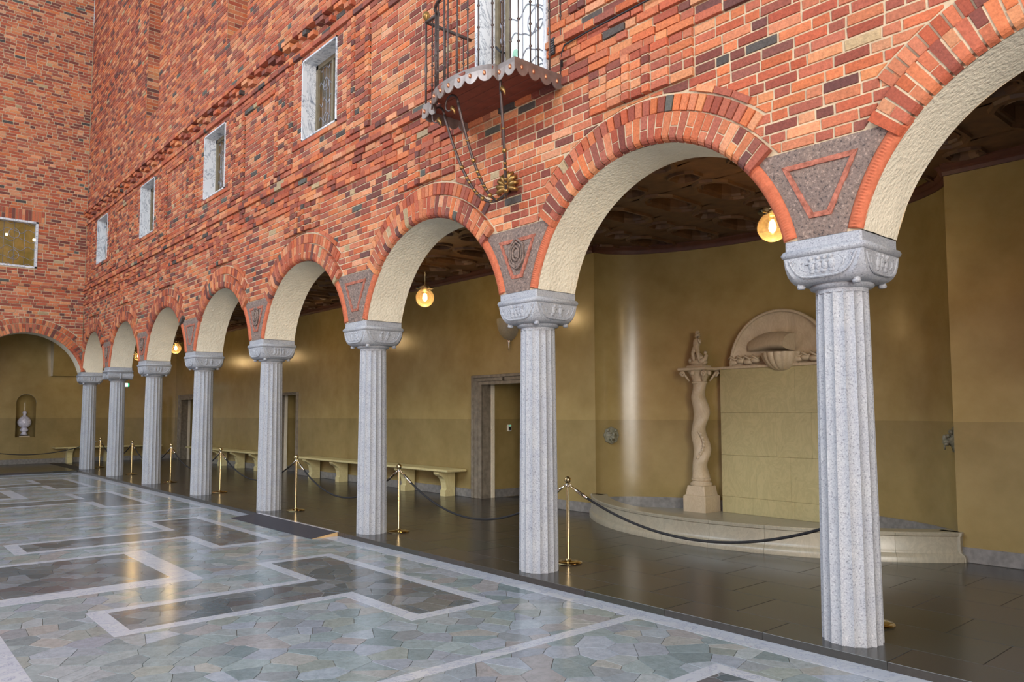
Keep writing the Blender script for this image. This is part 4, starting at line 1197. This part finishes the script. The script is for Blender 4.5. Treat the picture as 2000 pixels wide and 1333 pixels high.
# ------------------------------------------------------------------ urn in the far wall niche
u = thing('porcelain_urn', 'blue and white ceramic urn in the arched wall niche', 'urn', (XE-.245, UC, UN[2]))
MB().bbox((-.15, -.16, 0), (.15, .16, .04), .01).build('plinth', MAT['marble_carved'], u)
MB().bbox((-.11, -.12, .04), (.11, .12, .075), .008).build('dark_foot', MAT['dark'], u)
MB().lathe([(.10, .075), (.11, .09), (.075, .13), (.075, .18), (.12, .20), (.13, .25), (.11, .29), (.08, .31), (.09, .33)], n=28).build('stem', MAT['ceramic'], u, smooth=True, sharp=50)
MB().lathe([(.09, .32), (.15, .36), (.20, .43), (.215, .51), (.20, .59), (.15, .66), (.09, .71), (.055, .73)], n=32).build('bowl', MAT['ceramic'], u, smooth=True)
MB().lathe([(.06, .725), (.05, .75), (.042, .79), (.06, .81), (.068, .85), (.05, .89), (.02, .91)], n=24).build('lid', MAT['ceramic'], u, smooth=True)

# ------------------------------------------------------------------ marble benches
def bench(label, x0, x1, y0, y1, legs, axis='x'):
    """seat along the wall; leg profile runs from the wall to the front"""
    o = thing('marble_bench', label, 'bench', ((x0+x1)/2, (y0+y1)/2, 0), 'marble benches along the gallery walls')
    ox, oy = (x0+x1)/2, (y0+y1)/2
    MB().bbox((x0-ox, y0-oy, .515), (x1-ox, y1-oy, .565), .012).build('seat', MAT['marble_bench'], o)
    prof = [(.44, .515), (.44, .47), (.40, .43), (.34, .40), (.29, .35), (.26, .28), (.25, .2), (.24, .15), (.25, .13), (.27, .12), (.27, .0), (.02, .0), (.02, .515)]
    for l in legs:
        mb = MB()
        if axis == 'x': rg = [[(l+s*.09-ox, y1-q-oy, z) for q, z in prof] for s in (-1, 1)]
        else: rg = [[(x0+q-ox, l+s*.09-oy, z) for q, z in prof] for s in (1, -1)]
        mb.loft(rg); mb.build('leg', MAT['marble_bench'], o)
bench('long yellow marble bench ending beside the doorway by the fountain niche', -16.7, -9.75, 3.38, YB-.03, [-10.2, -11.7, -13.2, -14.7, -16.2])
bench('yellow marble bench between the two doorways nearer the far corner', -25.4, -19.3, 3.38, YB-.03, [-19.8, -21.3, -22.8, -24.4])
bench('yellow marble bench on the wall with the urn niche', XE+.03, XE+.55, -.22, 3.3, [.28, 1.5, 2.8], 'y')

# ------------------------------------------------------------------ brass posts and ropes
POST = None
def post_parts(o):
    MB().lathe([(.155, 0), (.158, .008), (.152, .016), (.10, .022), (.04, .027), (.03, .04), (.022, .05)], n=40).build('base_disc', MAT['brass'], o, smooth=True, sharp=50)
    MB().lathe([(.0195, .04), (.0195, .86)], n=20).build('pole', MAT['brass'], o, smooth=True, sharp=50)
    c = MB().lathe([(.0195, .855), (.03, .86), (.032, .875), (.024, .885), (.018, .895)], n=20).build('collar', MAT['chrome'], o, smooth=True, sharp=50)
    for s in (-1, 1): MB().tube([(s*.03, 0, .872), (s*.045, 0, .885), (s*.055, 0, .872), (s*.05, 0, .858)], .005, 6).build('hook', MAT['chrome'], c, smooth=True)
    MB().lathe([(.014, .89), (.022, .90), (.035, .918), (.039, .935), (.035, .953), (.02, .968), (.004, .974)], n=20).build('ball_finial', MAT['brass'], o, smooth=True)
POSTS = [(-.085, .545), (-3.498, .513), (-6.735, .32), (-10.03, .30), (-14.12, .47), (-17.40, .44), (-20.90, .45), (-24.70, .49)]
PLAB = ['brass rope post hidden behind the column before the fountain panel, its base showing',
        'brass rope post beside the curved marble kerb of the niche',
        'brass rope post in front of the bench end by the stone-framed doorway',
        'brass rope post standing over the middle of the black ramp',
        'brass rope post behind the fourth and fifth columns from the brick corner',
        'brass rope post between the third and fourth columns from the brick corner',
        'brass rope post between the volute-capital column and the third from the corner',
        'brass rope post between the corner column and the volute-capital column']
p0 = None
for (x, y), lab in zip(POSTS, PLAB):
    if p0 is None: p0 = thing('rope_post', lab, 'stanchion', (x, y, 0), 'brass rope posts'); post_parts(p0)
    else: dup(p0, (x, y, 0), lab)
def rope(a, b, sag, label, e0=.055):
    A, B = Vector((*a, .862)), Vector((*b, .862)); d = (B-A); d.z = 0; L = d.length; d.normalize()
    A2, B2 = A+d*e0, B-d*e0
    pts = []
    for i in range(41):
        t = i/40; k = 1-(2*t-1)**2; pts.append(A2.lerp(B2, t)-Vector((0, 0, sag*k)))
    o = thing('barrier_rope', label, 'rope', (A2.x, A2.y, 0), 'black barrier ropes'); off = Vector((A2.x, A2.y, 0))
    MB().tube([p-off for p in pts[3:38]], .0135, 10).build('cord', MAT['rope'], o, smooth=True)
    for e in (pts[:4], pts[37:]): MB().tube([p-off for p in (e if e is not pts[37:] else e)], [.008, .018, .019, .019] if e[0] == pts[0] else [.019, .019, .018, .008][:len(e)], 10).build('end_cap', MAT['chrome'], o, smooth=True)
RL = ['black rope slung before the curved niche kerb', 'black rope slung across the stone-framed doorway', 'black rope slung before the long marble bench', 'black rope between the posts over the ramp and by the next column',
      'black rope behind the fourth column from the brick corner', 'black rope behind the third column from the brick corner', 'black rope behind the volute-capital column']
SAG = [.40, .52, .50, .46, .44, .44, .44]
for a, b, s, l in zip(POSTS[:-1], POSTS[1:], SAG, RL): rope(a, b, s, l)
rope(POSTS[-1], (-24.55, -3.4), .38, 'black rope sagging past the urn niche wall under the end wall arch', .028)
dup(p0, (-24.55, -3.4, 0), 'brass rope post under the end wall, carrying the rope before the urn niche')

# ------------------------------------------------------------------ ramp
rp = thing('threshold_ramp', 'low black ramp laid against the step between two columns', 'ramp', (-8.7, -.336, HALL_Z))
h = .066
mb = MB(); mb.loft([[(-1.40, 0, 0), (-1.40, -.40, 0), (-1.40, -.395, .004), (-1.40, 0, h-.008)], [(1.38, 0, 0), (1.38, -.40, 0), (1.38, -.395, .004), (1.38, 0, h-.008)]]); mb.build('pine_wedge', MAT['pine'], rp)
mb = MB(); mb.loft([[(-1.44, -.03, h-.008), (-1.55, -.43, .0), (-1.55, -.43, .004), (-1.44, -.03, h)], [(1.385, -.03, h-.008), (1.385, -.41, .003), (1.385, -.41, .007), (1.385, -.03, h)]]); mb.build('black_mat', MAT['rubber'], rp)
MB().bbox((-1.40, -.035, h-.007), (1.39, .012, h+.002), .002).build('metal_edge', MAT['alu'], rp)

# ------------------------------------------------------------------ globe lamps
def lamp(loc, label, power):
    o = thing('globe_lamp', label, 'lamp', loc, 'glass globe lamps hung from the gallery ceiling')
    up_ = ZC-loc[2]
    MB().tube([(0, 0, .20), (0, 0, up_-.05)], .006, 8).build('rod', MAT['brass'], o, smooth=True)
    MB().lathe([(.02, up_-.08), (.05, up_-.06), (.06, up_-.02), (.06, up_+.0)], n=20).build('ceiling_rose', MAT['brass'], o, smooth=True)
    MB().lathe([(.165*math.cos(a), .165*math.sin(a)) for a in [-PI/2+.03+ (PI/2+.95)*k/14 for k in range(15)]], n=32, cap=False).build('glass_globe', MAT['globe'], o, smooth=True)
    MB().lathe([(.09, .135), (.10, .15), (.15, .165), (.16, .18), (.155, .19), (.09, .20), (.05, .23)], n=32, cap=False).build('glass_collar', MAT['globe_top'], o, smooth=True)
    mb = MB(); mb.lathe([(.03, .08), (.035, .14), (.06, .15), (.06, .17), (.02, .21)], n=20)
    for k in range(3):
        a = 2*PI*k/3+.4; mb.tube([(.06*math.cos(a), .06*math.sin(a), .155), (.17*math.cos(a), .17*math.sin(a), .15), (.18*math.cos(a), .18*math.sin(a), .165)], .005, 5)
    mb.build('brass_fitter', MAT['brass'], o, smooth=True, sharp=50)
    mb = MB(); mb.lathe([(.01, -.055), (.03, -.04), (.04, -.01), (.034, .03), (.022, .07)], n=18); mb.build('bulb', MAT['bulb'], o, smooth=True)
    l = bpy.data.lights.new('lamp_light', 'POINT'); l.energy = power; l.color = (1.0, .78, .48); l.shadow_soft_size = .05
    lo = bpy.data.objects.new('lamp_light', l); COL.objects.link(lo); lo.parent = o; lo.location = (0, 0, -.07)
LZ = 3.77
for x, y, lab in ((-1.72, 2.0, 'lit amber glass globe lamp hanging before the fountain niche'), (-8.55, 2.0, 'lit amber glass globe lamp hanging before the stone-framed doorway'), (-15.4, 2.0, 'lit glass globe lamp over the middle of the long marble bench'), (-22.3, 2.0, 'lit glass globe lamp hanging behind the third and volute-capital columns'), (-26.35, 2.0, 'lit glass globe lamp hanging nearest the far end wall')):
    lamp((x, y, LZ), lab, 24)

# wall bowl lamp, unlit, behind a capital
o = thing('wall_bowl_lamp', 'unlit stone-coloured bowl lamp on the gallery wall above the doorway', 'lamp', (-8.40, YB, 3.10))
mb = MB(); rings = []
for r, z in ((.03, .0), (.12, .04), (.20, .12), (.25, .24), (.27, .36), (.27, .42)): rings.append([(r*math.cos(PI*j/24), -r*math.sin(PI*j/24), z) for j in range(25)])
mb.loft(rings, False, False, closed=False); mb.build('bowl', MAT['marble_kerb'], o, smooth=True)
MB().lathe([(.03, .02), (.035, .0), (.018, -.05), (.012, -.14), (.003, -.2)], (0, -.04, 0), 14).build('finial', MAT['chrome'], o, smooth=True)

# lit exit sign
o = thing('exit_sign', 'small lit green and white exit sign on the far wall', 'sign', (XE+.05, 2.13, 2.80))
MB().bbox((-.05, -.09, -.075), (.02, .09, .075), .008).build('housing', MAT['dark'], o)
MB().box((.02, -.08, -.065), (.024, .03, .065)).build('lit_face', MAT['exit'], o); MB().box((.02, .03, -.065), (.024, .08, .065)).build('green_face', MAT['exit_green'], o)

# ------------------------------------------------------------------ balcony
bal = thing('balcony', 'small wrought iron balcony with scalloped copper skirt on brick wall', 'balcony', (-3.505, YF, 5.13))
HWB, DS, DB = .785, .66, .86     # half width, depth at the ears, depth at the bow
def outline(n=20):
    pts = [(HWB, 0), (HWB, -DS), (HWB-.25, -DS)]
    r = HWB-.25
    for i in range(1, n): a = i/n*PI; pts.append((r*math.cos(a), -DS-(DB-DS)*math.sin(a)))
    pts += [(-HWB+.25, -DS), (-HWB, -DS), (-HWB, 0)]
    return pts
OUT = outline()
# boards of the floor, each its own
yb_ = 0.0; k = 0
while yb_ < DB-.05:
    y1 = min(yb_+.145, DB)
    def half(y): 
        if y <= DS: return HWB-.01
        s = (y-DS)/(DB-DS); return (HWB-.25)*math.sqrt(max(0, 1-s*s))
    hf = half(y1-.02); MB().bbox((-hf, -y1+.003, 0), (hf, -yb_-.003, .035), .003).build('floor_board', MAT['board_red'], bal)
    yb_ += .145
# copper skirt with scallops
def densify(pts, st):
    out = [Vector((*pts[0], 0))]; 
    for a, b in zip(pts[:-1], pts[1:]):
        A, B = Vector((*a, 0)), Vector((*b, 0)); n = max(1, int((B-A).length/st))
        out += [A.lerp(B, i/n) for i in range(1, n+1)]
    return out
dp = densify(OUT, .012); s = 0; mb = MB(); a_ = []; b_ = []; c_ = []; bos = []; last = -1
for i, p in enumerate(dp):
    if i: s += (p-dp[i-1]).length
    w = abs(math.sin(PI*s/.16)); drop = -.045-.075*(w**.55)
    if .16*int(s/.16)+.08 <= s and int(s/.16) != last:
        last = int(s/.16); bos.append((p.x*1.012, p.y*1.01-.006, -.035))
    a_.append((p.x, p.y, .055)); b_.append((p.x*1.01, p.y*1.008-.002, .0)); c_.append((p.x*1.015, p.y*1.012-.004, drop))
mb.loft([c_, b_, a_], False, False, closed=False)
ib = [(x*.985, y*.985, z) for x, y, z in a_]; ic = [(x*.985, y*.985, z) for x, y, z in c_]
mb.loft([ib, ic], False, False, closed=False); mb.loft([ic, c_], False, False, closed=False); mb.loft([a_, ib], False, False, closed=False)
sk_ = mb.build('copper_skirt', MAT['copper'], bal); [MB().blob(q, (.016, .016, .028), 8, 5).build('boss', MAT['copper_boss'], sk_, smooth=True) for q in bos]
# railing
RZ = 1.02
mb = MB(); rp_ = densify([(x*.97, y*.97) for x, y in OUT], .05); 
rings = [[(p.x+dx*(.02 if abs(p.x) < .7 else .02), p.y+dy*.02, RZ+dz) for dx, dy, dz in ((-1, -1, 0), (1, -1, 0), (1, 1, .018), (-1, 1, .018))] for p in rp_]
mb.tube([(p.x, p.y, RZ) for p in rp_], .02, 8); mb.build('handrail', MAT['iron'], bal, smooth=True)
s = 0; nxt = .0; bl = []
for i, p in enumerate(rp_):
    if i: s += (p-rp_[i-1]).length
    if s >= nxt-.001: bl.append(p); nxt += .135
corner = [(HWB*.97, -DS*.97), (-HWB*.97, -DS*.97)]
for p in bl:
    fat = any(abs(p.x-c[0]) < .05 and abs(p.y-c[1]) < .05 for c in corner)
    mb = MB(); r = .012 if fat else .0085
    mb.tube([(p.x, p.y, .05), (p.x, p.y, RZ)], r, 7)
    for zz in (.24, .47, .70): mb.lathe([(r, -.015), (.016, -.004), (.016, .004), (r, .015)], (p.x, p.y, zz), 8, False)
    if fat or abs(p.x) < .08: mb.lathe([(r, -.06), (.018, -.02), (.02, 0), (.016, .03), (r, .07)], (p.x, p.y, .47), 10, False)
    mb.build('baluster', MAT['iron'], bal, smooth=True)
for c in corner: MB().lathe([(.01, 0), (.022, .02), (.04, .05), (.042, .075), (.03, .105), (.008, .12)], (c[0], c[1], RZ+.01), 16).build('corner_knob', MAT['iron_gilt'], bal, smooth=True)
# scrolled brackets rising from a gilt leaf on the wall
LEAF = Vector((-.06, -.07, -1.0))
def bracket(tx, ty, scroll):
    tipz = -.10
    A = Vector((-.02, -.09, -1.03)); B = Vector((tx*.45-.02, -.26, -1.32)); C = Vector((tx*.8, ty*.75, -.80)); D = Vector((tx, ty, -.145))
    pts = []
    for i in range(25):
        t = i/24; pts.append(A*(1-t)**3+B*3*t*(1-t)**2+C*3*t*t*(1-t)+D*t**3)
    pts[0] = Vector((-.02, -.03, -.99))
    mb = MB(); rad = [.016]*len(pts); mb.tube(pts, rad, 8)
    # scroll at the top, turning outwards
    sc = []
    dirx = -1 if scroll < 0 else 0
    for i in range(16):
        a = i/15*1.55*PI; r_ = .135*(1-i/24)
        sc.append(D+Vector((0, 0, 0))+Vector((scroll*.135*.8-scroll*r_*math.cos(a)*.8, -(.135-r_*math.cos(a))*.6*(1 if scroll == 0 else .3), r_*math.sin(a))))
    mb.tube(sc, [.015-.0005*i for i in range(16)], 7)
    br = mb.build('scroll_bracket', MAT['iron'], bal, smooth=True); G = lambda m: m.build('gilt_knot', MAT['iron_gilt'], br, smooth=True)
    e = sc[-1]; MB().tube([e, e+Vector((.03, 0, .015)), e+Vector((.06, 0, -.02)), e+Vector((.075, 0, -.07))], [.012, .026, .018, .004], 7).build('gilt_leaf_tip', MAT['iron_gilt'], br, smooth=True)
    for t in (8, 10, 11, 13, 14, 16):
        p = pts[t]; G(MB().blob(p, .028 if t in (8, 16) else .022, 10, 6))
    for t in (5, 19): G(MB().blob(pts[t], (.023, .023, .012), 10, 6))
bracket(-.46, -.60, -1); bracket(-.10, -.68, -1); bracket(.50, -.60, .25)
mb = MB()
for k in range(9):
    a = -1.9+k*.48; q = Vector((math.sin(a), 0, math.cos(a))); c = Vector((-.02, -.03, -.95))
    mb.tube([c, c+q*.07+Vector((0, -.05, 0)), c+q*.13+Vector((0, -.06, 0)), c+q*.165+Vector((0, -.02, 0)), c+q*.15+Vector((0, 0, 0))], [.02, .032, .03, .02, .006], 7)
mb.blob((-.02, -.06, -.95), (.045, .04, .05)); mb.build('gilt_leaf', MAT['iron_gilt'], bal, smooth=True)

# cable and small grille box beside the doorway
cb = thing('cable', 'thin dark cable running along the brick string course from the balcony', 'cable', (-2.655, YF-.030, 5.492))
MB().tube([(-.06, .02, -.22), (-.05, .01, -.08), (0, -.005, -.02), (.3, -.006, -.005), (1.2, -.006, .0), (3.4, -.006, 0)], .009, 7).build('cord', MAT['dark'], cb, smooth=True)
gb = thing('junction_box', 'small dark ribbed junction box on the brick beside the balcony door', 'junction box', (-2.83, YF-.02, 5.52))
MB().bbox((-.04, -.03, -.09), (.04, .02, .09), .006).build('housing', MAT['dark'], gb)
for k in range(6): MB().bbox((-.034, -.036, -.075+k*.026), (.034, -.03, -.062+k*.026), .001).build('rib', MAT['iron'], gb)
